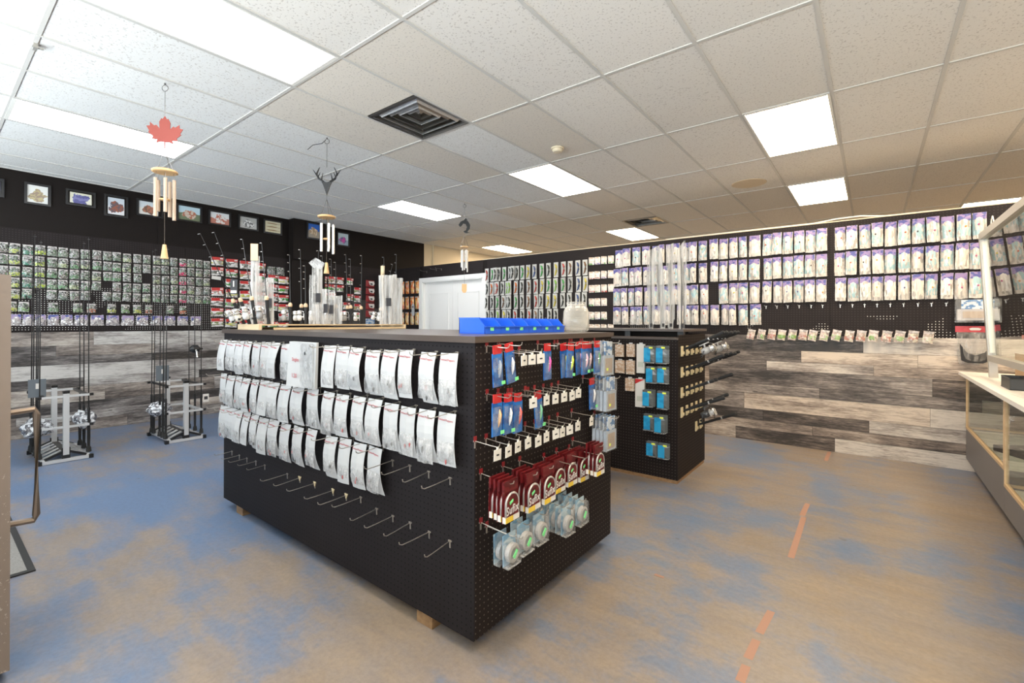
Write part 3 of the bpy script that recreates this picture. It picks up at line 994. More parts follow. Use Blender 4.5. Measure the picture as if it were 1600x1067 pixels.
# ================================================================ LEFT WALL
# framed photographs
PH = [(-33, 7, 273, 309), (38, 80, 283, 323.5), (103, 150, 293.5, 326), (163, 200.6, 302, 342), (214, 256, 309, 342), (276, 316, 317, 350), (326, 361, 327, 355.5), (372.5, 404, 334.5, 362), (412, 441, 341.5, 368), (472, 494, 348, 377), (500, 514, 355, 382), (527, 547, 361, 386.5)]
PW = [('dark framed photograph cut off beside the corner of the tall cabinet', (.02, .02, .03), (.02, .02, .02), (.03, .03, .04), (.02, .02, .02)),
      ('framed photograph with a broad white mount, hanging before the purple fish picture', (.75, .75, .72), (.7, .7, .68), (.3, .22, .16), (.45, .38, .2)),
      ('framed photograph of a purple-blue shape on pale yellow', (.72, .7, .56), (.75, .73, .62), (.10, .10, .28), (.2, .2, .42)),
      ('framed photograph of a person in red crouching on snow', (.6, .66, .72), (.76, .76, .78), (.3, .1, .06), (.12, .1, .12)),
      ('framed photograph of a group kneeling behind the maple leaf chime', (.62, .68, .72), (.72, .71, .68), (.16, .1, .07), (.4, .16, .1)),
      ('framed photograph of people outdoors under pale blue sky', (.5, .66, .74), (.16, .2, .12), (.42, .16, .1), (.6, .5, .42)),
      ('framed photograph of two people in red and white coats', (.72, .74, .76), (.5, .2, .15), (.48, .15, .1), (.75, .72, .7)),
      ('black and white framed photograph', (.42, .42, .41), (.5, .5, .49), (.16, .16, .16), (.75, .75, .74)),
      ('framed picture of three long fish on cream', (.66, .62, .45), (.66, .6, .42), (.62, .56, .36), (.66, .6, .42)),
      ('framed portrait on a bright blue background beside the antler chime', (.02, .12, .5), (.3, .26, .2), (.62, .5, .36), (.35, .24, .14)),
      ('narrow dark framed photograph hidden behind the antler chime tubes', (.1, .12, .1), (.12, .1, .08), (.2, .18, .14), (.1, .1, .1)),
      ('framed photograph with a person in pink, last of the row', (.5, .62, .68), (.3, .4, .5), (.6, .08, .36), (.12, .16, .3))]
for k, ((x0, x1, y0, y1), (lab, sky, gr, f1, f2)) in enumerate(zip(PH, PW)):
    px = (x0 + x1) / 2
    a, b = onx(x0, (y0 + y1) / 2, XL + 0.03), onx(x1, (y0 + y1) / 2, XL + 0.03)
    sl = 0.17 * (x1 - x0) / 2
    zt, zb = onx(px, y0 + sl, XL + 0.03).z, onx(px, y1 - sl, XL + 0.03).z
    w, h = b.y - a.y, zt - zb
    bump_out = 0.17 if 3.74 < (a.y + b.y) / 2 < 4.32 else (0.012 if 1.98 < a.y < 3.74 else 0)
    t = thing('picture_frame', lab, 'picture', (XL + bump_out, (a.y + b.y) / 2, (zt + zb) / 2), R90, 'framed photographs in a row under the ceiling')
    e = 0.022
    m = MB()
    for s in (-1, 1):
        m.box((s * (w / 2 - e / 2), -0.012, 0), (e, 0.022, h)); m.box((0, -0.012, s * (h / 2 - e / 2)), (w - 2 * e, 0.022, e))
    add('frame', m, 'black_plastic', t)
    photo_mat('photo_%d' % k, sky, gr, f1, f2, k + 1, 0.0)
    iw, ih = w - 2 * e - (0.03 if k in (2, 3) else 0.006), h - 2 * e - (0.02 if k in (2, 3) else 0.004)
    add('backing', MB().box((0, -0.006, 0), (w - 2 * e, 0.006, h - 2 * e)), 'black_paint', t)
    pr = add('print', MB().box((0, -0.0105, 0), (iw, 0.002, ih)), 'photo_%d' % k, t)
    if k == 8:
        for q in (-1, 0, 1):
            m = MB()
            pts = [(-0.5, 0.0), (-0.3, 0.16), (0.0, 0.22), (0.3, 0.1), (0.42, 0.03), (0.5, 0.16), (0.5, -0.14), (0.42, -0.03), (0.2, -0.12), (-0.1, -0.14), (-0.35, -0.12)]
            m.prism([(x * iw * 0.86, z * ih * 0.26) for x, z in pts], -0.0125, -0.0115)
            add('printed_fish', m, 'block_wood', pr, (0, 0, q * ih * 0.31))

# small clear bait bags
silver_cols = [3.8, 22.5, 42.6, 61.9, 80.9, 98.5, 116, 133.2, 150.8, 167.3, 182.3, 198, 214, 228.5, 244, 257.7, 271.5, 284.9, 297.5, 310.5, 322.7]
accents = {1: (0.38, 0.42, 0.1), 3: (0.42, 0.52, 0.06), 17: (0.5, 0.05, 0.13), 2: (0.08, 0.2, 0.15)}
names = {1: 'lime', 3: 'bright lime', 17: 'pink', 2: 'dark green'}
vars_ = [cached(('bag', k), lambda k=k: MB().pillow(0.081, 0.112, 0.014, 4, 4, flare=0.03, jit=0.003, rnd=random.Random(k))) for k in range(5)]
strip = cached(('bag_header',), lambda: MB().box((0, -0.005, -0.012), (0.075, 0.003, 0.022)))
rows_z = [2.197, 2.070, 1.943, 1.817, 1.692]
miss = {(2, 13), (3, 9), (4, 3), (4, 8)}
hole_tab = cached(('bag_hook',), lambda: MB().tube([(0, 0, 0), (0, -0.03, -0.002), (0, -0.055, -0.002), (0, -0.06, 0.006)], 0.002, 4))
ROWN = ['top', 'second', 'third', 'fourth', 'fifth', 'sixth', 'seventh']


def bait(px, z, r, lab, col):
    p = onx(px, 440, XL + 0.02)
    o = tag(add('bait_bag', vars_[rr.randrange(5)], 'bait_bag', None, (XL + 0.03, p.y + rr.uniform(-0.003, 0.003), z), (0, rr.uniform(-0.06, 0.06), PI / 2), col), lab, 'bag', 'clear bait bags on the black pegboard')
    o.rotation_euler = (rr.uniform(-0.05, 0.0), rr.uniform(-0.035, 0.035), PI / 2)
    add('header_strip', strip, 'grey_header', o)
    return o


for r, z in enumerate(rows_z):
    for c, px in enumerate(silver_cols):
        if (r, c) in miss: continue
        col = accents.get(c, rr.choice([(0.16, 0.2, 0.15), (0.12, 0.24, 0.12), (0.2, 0.16, 0.15), (0.3, 0.3, 0.29), (0.14, 0.17, 0.15), (0.34, 0.38, 0.22)]))
        what = names.get(c, 'silvery')
        bait(px, z + rr.uniform(-0.004, 0.004) + 0.0005 * c, r, '%s bait bag, %s row, %s from the red packages' % (what, ROWN[r], nth(20 - c)), col)
for k, px in enumerate([17.5, 38, 82.3, 121.7, 142.7, 174.8, 195.7, 214.4, 233, 265.4, 285.3]):
    bait(px, 1.547, 5, 'bait bag in the sparse row above blue headers, %s from the red packages' % nth(10 - k), rr.choice([(0.4, 0.14, 0.08), (0.2, 0.3, 0.14), (0.4, 0.42, 0.1), (0.16, 0.25, 0.14)]))
fb = [cached(('fbag', k), lambda k=k: MB().pillow(0.118, 0.125, 0.02, 5, 4, flare=0.1, jit=0.005, rnd=random.Random(k + 20))) for k in range(3)]
fh = cached(('fhead',), lambda: MB().box((0, -0.012, -0.028), (0.115, 0.004, 0.056)))
BLUE = [24.6, 43.6, 63.3, 83, 104, 126.6, 151.9, 176, 199.4, 222.3, 244.6, 265, 285.3, 305.6]
by = [onx(px, 500, XL + 0.02).y for px in BLUE]
for k, px in enumerate(BLUE):
    p = onx(px, 500, XL + 0.02)
    gap = min([abs(by[k] - by[q]) for q in (k - 1, k + 1) if 0 <= q < len(by)])
    o = tag(add('bait_bag', fb[k % 3], 'float_bag', None, (XL + 0.025, p.y, 1.405), (0, rr.uniform(-0.03, 0.03), PI / 2), scale=(min(1.0, gap / 0.138), 1, 1)), 'bag with blue header in the lowest row, %s from the red packages' % nth(13 - k), 'bag', 'blue header bags in the lowest row')
    add('header_card', fh, 'blue_header', o)

# red-topped lure packages
rb = [cached(('rbag', k), lambda k=k: MB().pillow(0.17, 0.118, 0.02, 5, 4, jit=0.003, rnd=random.Random(k + 40))) for k in range(3)]
rh = cached(('rhead',), lambda: MB().box((0, -0.016, -0.022), (0.168, 0.004, 0.044)))
rs = cached(('rstick',), lambda: MB().box((0.055, -0.0195, -0.02), (0.042, 0.003, 0.02)))


def red_pack(y, z, lab, w=0.93, off=0.0):
    col = rr.choice([(0.05, 0.22, 0.05), (0.1, 0.3, 0.06), (0.28, 0.2, 0.05), (0.12, 0.12, 0.1), (0.2, 0.24, 0.1), (0.45, 0.1, 0.08), (0.5, 0.5, 0.12)])
    o = tag(add('lure_package', rb[rr.randrange(3)], 'red_bag_window', None, (XL + 0.025 + off, y, z), (rr.uniform(-.03, .03), rr.uniform(-0.05, 0.05), PI / 2), col, scale=(w, 1, 1)), lab, 'package', 'red topped lure packages')
    add('red_header', rh, 'red_header', o)
    add('price_sticker', rs, 'paper', o)


for r in range(7):
    for c, px in enumerate([339, 361.5, 383, 406, 426, 445]):
        if (r, c) in ((0, 4), (0, 5), (2, 0), (5, 4)): continue
        p = onx(px, 450, XL + 0.02)
        if p.y > 3.64: p.y = 3.64
        red_pack(p.y, 2.275 - 0.149 * r - (0.012 * c if r else 0.008 * c), 'red topped lure package, %s row, %s from the silver bait bags' % (ROWN[r], nth(c)), off=0.024 * (c == 5))
for k, px in enumerate((424, 438)):
    p = onx(px, 418, XL + 0.02)
    o = tag(add('bait_bag', fb[k], 'bait_bag', None, (XL + 0.025, p.y, 2.21), (0, 0, PI / 2), (0.2, 0.2, 0.2)), 'dark grey packet above the red packages, %s from the column' % ('second' if k == 0 else 'next'), 'packet', 'grey packets above the red packages')
    add('header_strip', strip, 'grey_header', o)
p = onx(337, 438, XL + .02)
tag(add('price_card', MB().box((0, -0.02, -0.03), (0.12, 0.003, 0.05)), 'paper', None, (XL + 0.03, p.y, 2.0), (0, 0.08, PI / 2)), 'blank white price card on a hook among the red packages', 'price card')
G2 = [(0, 505), (0, 517), (0, 531), (0, 545), (1, 505), (1, 517), (1, 531), (1, 558), (2, 505), (2, 518), (2, 545), (2, 558), (3, 541), (3, 558), (4, 536), (4, 558)]
zz = [2.135, 1.995, 1.845, 1.69, 1.535]
cnt = {}
for r, px in G2:
    p = onx(px, 450, XL + 0.02)
    k = cnt.get(r, 0); cnt[r] = k + 1
    red_pack(p.y, zz[r] - (0.02 if px > 555 else 0), 'red topped package past the column, %s row, %s from the column' % (ROWN[r], nth(k)), 0.8, 0.024 * (px in (517, 518, 545)))
for r in range(5):
    p = onx(578, 450, XL + 0.02)
    o = tag(add('lure_package', cached(('rb2',), lambda: MB().pillow(0.19, 0.125, 0.018, 5, 4)), 'red_card', None, (XL + 0.03, p.y, 2.13 - r * 0.143), (0, 0.03, PI / 2)), 'solid red package with white print in a single column, %s from the top' % nth(r), 'package', 'solid red packages in a single column')
    add('printed_label', MB().prism([(-0.05, -0.02), (0.07, -0.015), (0.085, -0.06), (0.06, -0.1), (-0.02, -0.09)], -0.0215, -0.019), 'paper', o)
    add('printed_logo', MB().prism([(-0.02, -0.06), (0.03, -0.05), (0.045, -0.085), (0.0, -0.082)], -0.0235, -0.0218), 'dark_ink', o)
p = onx(578, 494, XL + 0.02)
o = tag(add('lure_package', cached(('rb3',), lambda: MB().pillow(0.2, 0.13, 0.012, 5, 4)), 'box_card', None, (XL + 0.03, p.y, 1.40), (0, 0, PI / 2)), 'blue-grey package under the column of solid red packages', 'package')
add('header_strip', strip, 'paper', o, (0, -0.012, -0.1))

# ================================================================ BACK PARTITION STOCK
YF = YB - 0.012
# orange lure bags left of the door
ob = cached(('obag',), lambda: MB().pillow(0.105, 0.24, 0.03, 4, 5, jit=0.004))
for r, z in enumerate((2.13, 1.83, 1.53)):
    for c, px in enumerate((629.5, 637, 645, 652.5)):
        p = ony(px, 450, YF)
        o = tag(add('lure_bag', ob, 'orange_lure', None, (p.x, YF - 0.01, z), (0, rr.uniform(-.03, .03), 0), (0.55, 0.12, 0.03) if r < 2 else (0.5, 0.4, 0.2)), 'long orange lure bag beside the double door, %s row, %s from the door casing' % (ROWN[r], nth(3 - c)), 'bag', 'orange lure bags beside the door')
        add('header_strip', strip, 'grey_header', o, (0, -0.012, 0), scale=(0.9, 1, 0.8))
p = ony(648.5, 488, YF)
o = tag(add('door_hanger', MB().prism([(-0.035, 0), (-0.04, -0.18), (-0.02, -0.2), (0.03, -0.2), (0.04, -0.17), (0.035, 0), (0.015, 0.03), (-0.015, 0.03)], -0.052, -0.048), 'white_card', None, (p.x, YF, 1.66)), 'white hanging tag with a black spot over the orange lure bags', 'tag')
add('spot', MB().lathe([(0.016, -0.002), (0.016, 0.002)], 14, 'y', (0, -0.054, -0.03)), 'dark_ink', o)

# long clear swimbait packs right of the door: card, curved lure, clear blister
plain('sw_card', (0.6, 0.59, 0.55), 0.35)
SWC = {'d': (0.03, 0.035, 0.03), 'g': (0.05, 0.32, 0.07), 'r': (0.42, 0.04, 0.03), 'o': (0.6, 0.15, 0.03), 'y': (0.6, 0.5, 0.06), 'b': (0.04, 0.08, 0.22), 'n': (0.2, 0.1, 0.05), 'l': (0.25, 0.5, 0.08)}
SWN = {'d': 'dark', 'g': 'green', 'r': 'red', 'o': 'orange', 'y': 'yellow', 'b': 'blue', 'n': 'brown', 'l': 'lime'}
swcard = cached(('swcard',), lambda: MB().box((0, -0.002, -0.111), (0.078, 0.004, 0.222)))
def _lure():
    m = MB()
    pts = [(-0.006, -0.045), (0.002, -0.055), (0.008, -0.09), (0.008, -0.13), (0.0, -0.175), (-0.012, -0.2)]
    m.tube([(x * 1.8, -0.016, z * 1.12 + 0.02) for x, z in pts], [0.006, 0.012, 0.015, 0.014, 0.010, 0.003], 6)
    return m
swl = cached(('swlure',), _lure, True)
swb = cached(('swblis',), lambda: MB().pillow(0.072, 0.2, 0.03, 3, 4, y0=-0.004))
ROWS_SW = [([83, 150, 195, 225, 290, 360, 405, 440, 505, 575, 650, 735, 815, 905, 993, 1075, 1165, 1250], 'rgddgdddgybgdyrnbn', 2.24),
           ([85, 140, 190, 222, 268, 325, 365, 430, 500, 580, 665, 742, 820, 900, 990, 1075, 1175, 1258], 'dorrdllodnryglgdby', 2.005),
           ([80, 145, 210, 280, 330, 365, 430, 500, 580, 668, 730, 812, 895, 985, 1065, 1165, 1245], 'ddgnddgdnrdyyddbd', 1.775),
           ([90, 145, 215, 290, 345, 420, 505, 590, 665, 730, 830, 905], 'ddlydrdrnddd', 1.545)]
for r, (xs, cs, z) in enumerate(ROWS_SW):
    last = None
    ldy = 0.0
    for c, (zx, ch) in enumerate(zip(xs, cs)):
        p = ony(750 + zx / 7.62, 440, YF)
        dy = 0.0
        if last is not None and p.x - last < 0.083: dy = 0.036 if ldy == 0 else 0.0
        last, ldy = p.x, dy
        t = thing('lure_pack', '%s swimbait on a clear card, %s row, %s from the door casing' % (SWN[ch], ROWN[r], nth(c)), 'lure pack', (p.x, YF - 0.002 - dy, z + (0.0 if zx < 780 else -0.0)), (0, rr.uniform(-0.03, 0.03), 0), 'swimbait packs beside the door')
        add('card', swcard, 'sw_card', t)
        add('swimbait', swl, 'tinted_gloss', t, color=SWC[ch])
        add('blister', swb, 'film_thin', t)
# small cream packets, hung in rows
bp = cached(('bpack',), lambda: MB().pillow(0.085, 0.105, 0.02, 4, 4, jit=0.003))
for r, z in enumerate((2.25, 2.06, 1.87, 1.68, 1.49, 1.315)):
    for c, zx in enumerate((1330, 1400, 1478, 1560)):
        if c == 3 and r in (3, 4): continue
        p = ony(750 + zx / 7.62, 450, YF)
        o = tag(add('hook_packet', bp, 'beige_pack', None, (p.x, YF - 0.005, z + 0.012 * (r == 0)), (0, rr.uniform(-.06, .06), 0), rr.choice([(0.5, 0.1, 0.08), (0.2, 0.4, 0.15), (0.7, 0.6, 0.5), (0.35, 0.3, 0.5)])), 'small cream tackle packet, %s row, %s from the violet header bags' % (ROWN[r], nth(3 - c)), 'packet', 'small cream packets')
        add('header_strip', strip, 'peach_card', o, (0, -0.012, 0), scale=(0.7, 1, 1))

# violet-headed rig bags
Z1 = lambda L: [950 + v / 5.93 for v in L]
Z2 = lambda L: [1100 + v / 5.614 for v in L]
Z3 = lambda L: [1290 + v / 6.154 for v in L]
RB = [Z1([105, 182, 265, 362, 442, 507, 562, 640, 715, 795, 880]) + Z2([90, 173, 262, 338, 445, 558, 644, 737, 837, 936, 1035]) + Z3([138, 251, 375, 495, 625, 750, 888, 1025, 1167, 1322, 1475]),
      Z1([88, 165, 225, 290, 355, 425, 520, 630, 735, 797, 880]) + Z2([98, 172, 260, 340, 443, 560, 642, 735, 833, 930, 1035]) + Z3([135, 250, 380, 500, 622, 755, 882, 1022, 1165, 1307, 1445]),
      Z1([85, 158, 218, 295, 370, 440, 530, 630, 740, 810, 893]) + Z2([175, 262, 350, 447, 560, 648, 735, 833, 930, 1030]) + Z3([148, 265, 382, 500, 622, 755, 885, 1018, 1165, 1300, 1445]),
      Z1([88, 170, 238, 298, 355, 450, 545, 680, 745, 815, 897, 998]) + Z2([187, 255, 343, 455])]
RZ = [2.335, 2.068, 1.803, 1.552]
vb = [cached(('vbag', k), lambda k=k: MB().pillow(0.108, 0.235, 0.026, 4, 6, flare=(0.0, 0.06, 0.1)[k], jit=0.004, rnd=random.Random(60 + k))) for k in range(3)]
vh = cached(('vhead',), lambda: MB().pillow(0.106, 0.06, 0.004, 3, 2, y0=-0.014))
dot = cached(('vdot',), lambda: MB().lathe([(0.009, -0.026), (0.007, -0.034), (0.002, -0.036)], 8, 'y', (0, 0, 0)))
seam = [1298, 2000]
for r, xs in enumerate(RB):
    n = len(xs)
    for c, px in enumerate(xs):
        p = ony(px, 430, YF)
        w = 0.98
        g = min([abs(ony(xs[q], 430, YF).x - p.x) for q in (c - 1, c + 1) if 0 <= q < n])
        w = min(1.0, max(0.55, g * 0.9 / 0.112))
        cy = rr.random()
        col = (0.32, 0.47, 0.5) if cy < 0.42 else rr.choice([(0.74, 0.66, 0.58), (0.78, 0.74, 0.7), (0.7, 0.6, 0.52)])
        what = 'pale blue' if cy < 0.42 else 'cream'
        z = RZ[r] + (-0.012 if r == 0 and px < 975 else 0) + rr.uniform(-0.004, 0.004)
        if r < 3 and px > 1300:
            lab = '%s violet-headed rig bag past the board seam, %s row, %s from the seam' % (what, ROWN[r], nth(sum(1 for q in xs if 1300 < q < px)))
        else:
            lab = '%s violet-headed rig bag, %s row, %s from the small cream packets' % (what, ROWN[r], nth(c))
        o = tag(add('rig_bag', vb[rr.randrange(3)], 'rig_bag', None, (p.x, YF - 0.004 - 0.03 * (c % 2) * (w < 0.98), z), (0, rr.uniform(-0.025, 0.025), 0), col, scale=(w, 1, 1)), lab, 'bag', 'rig bags with violet headers')
        add('header_card', vh, 'violet_header', o)
        if rr.random() < 0.8:
            add('bead', dot, 'tinted', o, (rr.uniform(-0.02, 0.02), 0, -rr.uniform(0.10, 0.14)), color=rr.choice([(0.6, 0.12, 0.06), (0.06, 0.05, 0.05), (0.62, 0.5, 0.06), (0.5, 0.1, 0.25), (0.7, 0.3, 0.06), (0.1, 0.1, 0.25)]))
# peg hooks
HK = cached(('hook', 0), lambda: MB().tube([(0, 0, 0), (0, -0.10, -0.004), (0, -0.14, -0.004), (0, -0.152, 0.002), (0, -0.155, 0.012)], 0.002, 5))
HK2 = cached(('hook', 1), lambda: MB().tube([(0, 0, 0), (0, -0.07, -0.003), (0, -0.1, -0.003), (0, -0.11, 0.002), (0, -0.112, 0.01)], 0.0019, 5))
HP = cached(('plate',), lambda: MB().box((0, -0.002, 0), (0.018, 0.004, 0.006)).box((0, -0.002, -0.014), (0.006, 0.004, 0.03)))


def hook(loc, rz, lab, group, short=False, tilt=0.0):
    o = tag(add('peg_hook', HK2 if short else HK, 'wire_steel', None, loc, (tilt, 0, rz)), lab, 'hook', group)
    add('back_plate', HP, 'wire_steel', o)
    return o


for k, px in enumerate(Z3([140, 258, 375, 495, 622, 750, 888, 1018, 1160])):
    p = ony(px, 476, YF)
    hook((p.x, YF, 1.53), 0, 'empty peg hook under the violet header bags, %s from the board seam' % nth(k), 'empty hooks under the rig bags', True)
for k, px in enumerate(Z2([545, 640, 735, 835, 940, 1040])):
    p = ony(px, 476, YF)
    hook((p.x, YF, 1.53), 0, 'empty peg hook under the violet header bags, %s before the board seam' % nth(5 - k), 'empty hooks under the rig bags', True)
for k, (px, py) in enumerate(((667, 424), (682, 421), (690, 420))):
    p = ony(px, py, YF)
    hook((p.x, YF, p.z), 0, 'empty peg hook on the board over the double door, %s from the orange bags' % nth(k), 'empty hooks over the door', tilt=0.0)
# short bags tipped on hooks above the planks
sb = cached(('sbag',), lambda: MB().pillow(0.074, 0.112, 0.016, 4, 4, jit=0.003))
for k, zx in enumerate([312, 365, 418, 470, 525, 580, 632, 692, 755, 820, 882, 945, 1015, 1083, 1152, 1230]):
    p = ony(1080 + zx / 3.333, 520, YF - 0.04)
    o = tag(add('lure_bag', sb, 'small_bag', None, (p.x + 0.012, YF - 0.045, 1.265 + 0.002 * (k % 3)), (-0.12, 0.17 + rr.uniform(-0.05, 0.05), 0), rr.choice([(0.2, 0.32, 0.1), (0.5, 0.5, 0.4), (0.4, 0.2, 0.16), (0.3, 0.42, 0.2)])), 'small tipped lure bag just above the planks, %s from the counter' % nth(15 - k), 'bag', 'small tipped bags above the planks')
    add('header_strip', strip, 'grey_header', o, (0, -0.01, 0), scale=(0.82, 1, 1))
    add('wire_hook', cached(('bag_hook',), lambda: MB()), 'wire_steel', o, (0, 0.043, -0.004))
# tackle packs next to the counter
p = ony(1521, 472, YF)
t = thing('tackle_box_pack', 'grey tackle box with blue card on the pegboard above the counter end', 'tackle box', (p.x + 0.02, YF - 0.01, 1.555))
add('blue_card', MB().box((0, -0.03, -0.05), (0.21, 0.02, 0.1)), 'box_card', t)
add('box', MB().box((0, -0.045, -0.135), (0.27, 0.06, 0.1)), 'tinted', t, color=(0.42, 0.40, 0.40))
add('lid_label', MB().box((0.0, -0.077, -0.135), (0.2, 0.004, 0.06)), 'tinted', t, color=(0.40, 0.32, 0.25))
add('clear_shell', MB().box((0, -0.05, -0.1), (0.29, 0.075, 0.21)), 'film_thin', t)
p = ony(1523, 515, YF)
t = thing('net_bag', 'clear bag with red header holding a black net, on the pegboard by the counter', 'bag', (p.x, YF - 0.01, 1.315))
add('header_card', MB().box((0, -0.012, -0.025), (0.26, 0.006, 0.055)), 'red_header', t)
add('header_print', MB().prism([(-0.04, -0.02), (-0.03, -0.035), (0.03, -0.035), (0.04, -0.022), (0.02, -0.012), (-0.02, -0.012)], -0.017, -0.0155), 'paper', t)
add('clear_bag', MB().pillow(0.25, 0.3, 0.045, 5, 6, flare=-0.15, y0=-0.005), 'film_net', t, (0, 0, -0.045))
m = MB()
m.prism([(-0.1, -0.16), (-0.09, -0.31), (-0.05, -0.33), (0.05, -0.33), (0.1, -0.3), (0.1, -0.17), (0.06, -0.235), (0.0, -0.26), (-0.055, -0.235)], -0.03, -0.012)
add('folded_net', m, 'net_black', t)

# ================================================================ MAIN ISLAND
IX0, IX1, IY0, IY1, IZ0, IZ1 = -3.69, -1.245, 1.36, 2.575, 0.062, 1.25
isl = thing('display_island', 'large black pegboard display island with a brown top, covered in white cards', 'display island', ((IX0 + IX1) / 2, (IY0 + IY1) / 2, 0))
ox, oy = (IX0 + IX1) / 2, (IY0 + IY1) / 2


def isl_box(name, a, b, mat): return add(name, MB().span((a[0] - ox, a[1] - oy, a[2]), (b[0] - ox, b[1] - oy, b[2])), mat, isl)


isl_box('front_pegboard', (IX0, IY0, IZ0), (IX1, IY0 + 0.008, IZ1), 'peg_island_front')
isl_box('side_pegboard', (IX1 - 0.008, IY0 + 0.008, IZ0), (IX1, IY1, IZ1), 'peg_island_side')
isl_box('side_pegboard', (IX0, IY0 + 0.008, IZ0), (IX0 + 0.008, IY1, IZ1), 'peg_island_side')
isl_box('back_pegboard', (IX0 + 0.008, IY1 - 0.008, IZ0), (IX1 - 0.008, IY1, IZ1), 'peg_island_front')
isl_box('bottom_board', (IX0 + 0.01, IY0 + 0.01, IZ0 + 0.02), (IX1 - 0.01, IY1 - 0.01, IZ0 + 0.04), 'block_wood')
isl_box('top_board', (IX0 - 0.012, IY0 - 0.012, IZ1), (IX1 + 0.012, IY1 + 0.012, IZ1 + 0.026), 'dark_top')
TZ = IZ1 + 0.026
for a, b in (((-3.5, 1.372), (-3.4, 1.46)), ((-1.6, 1.372), (-1.5, 1.46)), ((-3.5, 2.35), (-3.4, 2.5)), ((-1.4, 1.9), (-1.33, 2.0)), ((-1.5, 2.35), (-1.4, 2.5))):
    isl_box('foot_block', (*a, 0.0), (*b, IZ0 + 0.02), 'block_wood')

# white cards on the front face
CARD = []
r1 = [(80, 137, 100, 360), (140, 213, 105, 365), (213, 278, 100, 375), (283, 345, 105, 390), (350, 420, 110, 400), (425, 500, 115, 415), (503, 585, 120, 430), (583, 672, 125, 438)]
r1b = [(25, 97, 100, 345), (98, 175, 112, 355), (175, 255, 115, 370), (268, 350, 120, 385), (365, 455, 120, 395), (457, 540, 130, 425), (578, 675, 140, 445), (690, 800, 148, 465)]
r2 = [(80, 140, 390, 660), (145, 207, 400, 670), (208, 268, 405, 690), (270, 335, 425, 710), (342, 410, 445, 730), (412, 490, 450, 752), (492, 575, 465, 780), (587, 672, 475, 800), (678, 785, 500, 825), (803, 900, 518, 860), (937, 1040, 535, 890)]
r2b = [(98, 170, 378, 640), (190, 272, 400, 665), (278, 365, 420, 692), (370, 460, 435, 722), (465, 557, 450, 750), (570, 670, 472, 782), (680, 790, 498, 822)]
r3 = [(82, 140, 690, 945), (140, 205, 705, 980), (207, 270, 725, 1005), (275, 338, 745, 1030), (342, 405, 765, 1060), (408, 485, 790, 0), (487, 580, 810, 0), (585, 675, 830, 0), (690, 780, 855, 0), (805, 895, 890, 0)]
r3b = [(37, 107, 640, 0), (118, 185, 660, 0), (198, 273, 685, 0), (280, 365, 705, 0)]
K5 = lambda q: (330 + q[0] / 5.333, 330 + q[1] / 5.333)
K3 = lambda q: (500 + q[0] / 3.678, 500 + q[1] / 3.678)
CY = IY0 - 0.045
for r, (la, lb, z) in enumerate(((r1, r1b, 1.205), (r2, r2b, 0.968), (r3, r3b, 0.745))):
    spans = [K5(q) for q in la] + [K3(q) for q in lb]
    for c, (x0, x1) in enumerate(spans):
        a, b = ony(x0, 560, CY), ony(x1, 560, CY)
        w = b.x - a.x
        cx = (a.x + b.x) / 2
        zj = z + rr.uniform(-0.006, 0.006)
        bow = rr.uniform(0.012, 0.026)
        curl = rr.uniform(-0.02, 0.02)
        near = len(spans) - 1 - c
        hgt = 0.212 + rr.uniform(-0.006, 0.006)
        lab = 'white lure card with red lettering, %s row, %s from the corner' % (ROWN[r], nth(near + (0 if r < 2 else 0)))
        t = thing('lure_card', lab, 'card', (cx, CY, zj), (0, rr.uniform(-0.03, 0.03), rr.uniform(-0.06, 0.06)), 'white lure cards on the island front')
        m = MB()
        nz = 7
        for side in (0, 1):
            for j in range(nz + 1):
                q = j / nz
                y = -bow * math.sin(PI * q * 0.9) + curl * q * q + 0.0012 * side
                for i in range(3):
                    pq = i / 2 - 0.5
                    m.v.append((pq * w * 0.91 + curl * 0.5 * q * q, y - (0.004 * math.cos(PI * pq) if side == 0 else 0.0035 * math.cos(PI * pq)), -hgt * q))
        mm = 3 * (nz + 1)
        for j in range(nz):
            for i in range(2):
                k = j * 3 + i
                m.f.append((k, k + 3, k + 4, k + 1)); k += mm; m.f.append((k, k + 1, k + 4, k + 3))
            k = j * 3
            m.f.append((k, mm + k, mm + k + 3, k + 3)); k += 2; m.f.append((k, k + 3, mm + k + 3, mm + k))
        for i in range(2):
            m.f.append((i, i + 1, mm + i + 1, mm + i)); k = nz * 3 + i; m.f.append((k + 1, k, mm + k, mm + k + 1))
        add('card', m, 'white_card', t, smooth=False)
        tm = text_mesh('Twisted Poppers', 0.0125)
        lt = add('lettering', tm, 'red_ink', t, (0, -0.0085 - bow * math.sin(PI * 0.13 * 0.9), -0.031), (0, 0.05, 0), scale=(min(1.0, w / 0.105), 1, 1))
        pk = add('lure_packet', MB().pillow(w * 0.86, hgt * rr.uniform(0.34, 0.5), 0.010, 4, 4, jit=0.003, y0=-bow * 0.7 - 0.004, bow=0.004), 'film_white' if rr.random() < 0.7 else 'film_clear', t, (curl * 0.3, 0, -hgt * rr.uniform(0.5, 0.54)))
        for q in range(2):
            add('jig', MB().lathe([(0.002, 0.008), (0.004, 0.002), (0.003, -0.008), (0.001, -0.012)], 6), 'tinted_gloss', pk, (rr.uniform(-0.3, 0.3) * w, -bow * 0.7 - 0.012, -rr.uniform(0.03, 0.08)), color=rr.choice([(0.1, 0.1, 0.1), (0.3, 0.3, 0.32), (0.4, 0.1, 0.1)]))
        hook((cx, IY0, zj + 0.001), rr.uniform(-0.06, 0.06), 'peg hook carrying a white lure card, %s row, %s from the corner' % (ROWN[r], nth(near)), 'hooks carrying white cards', tilt=0.03)
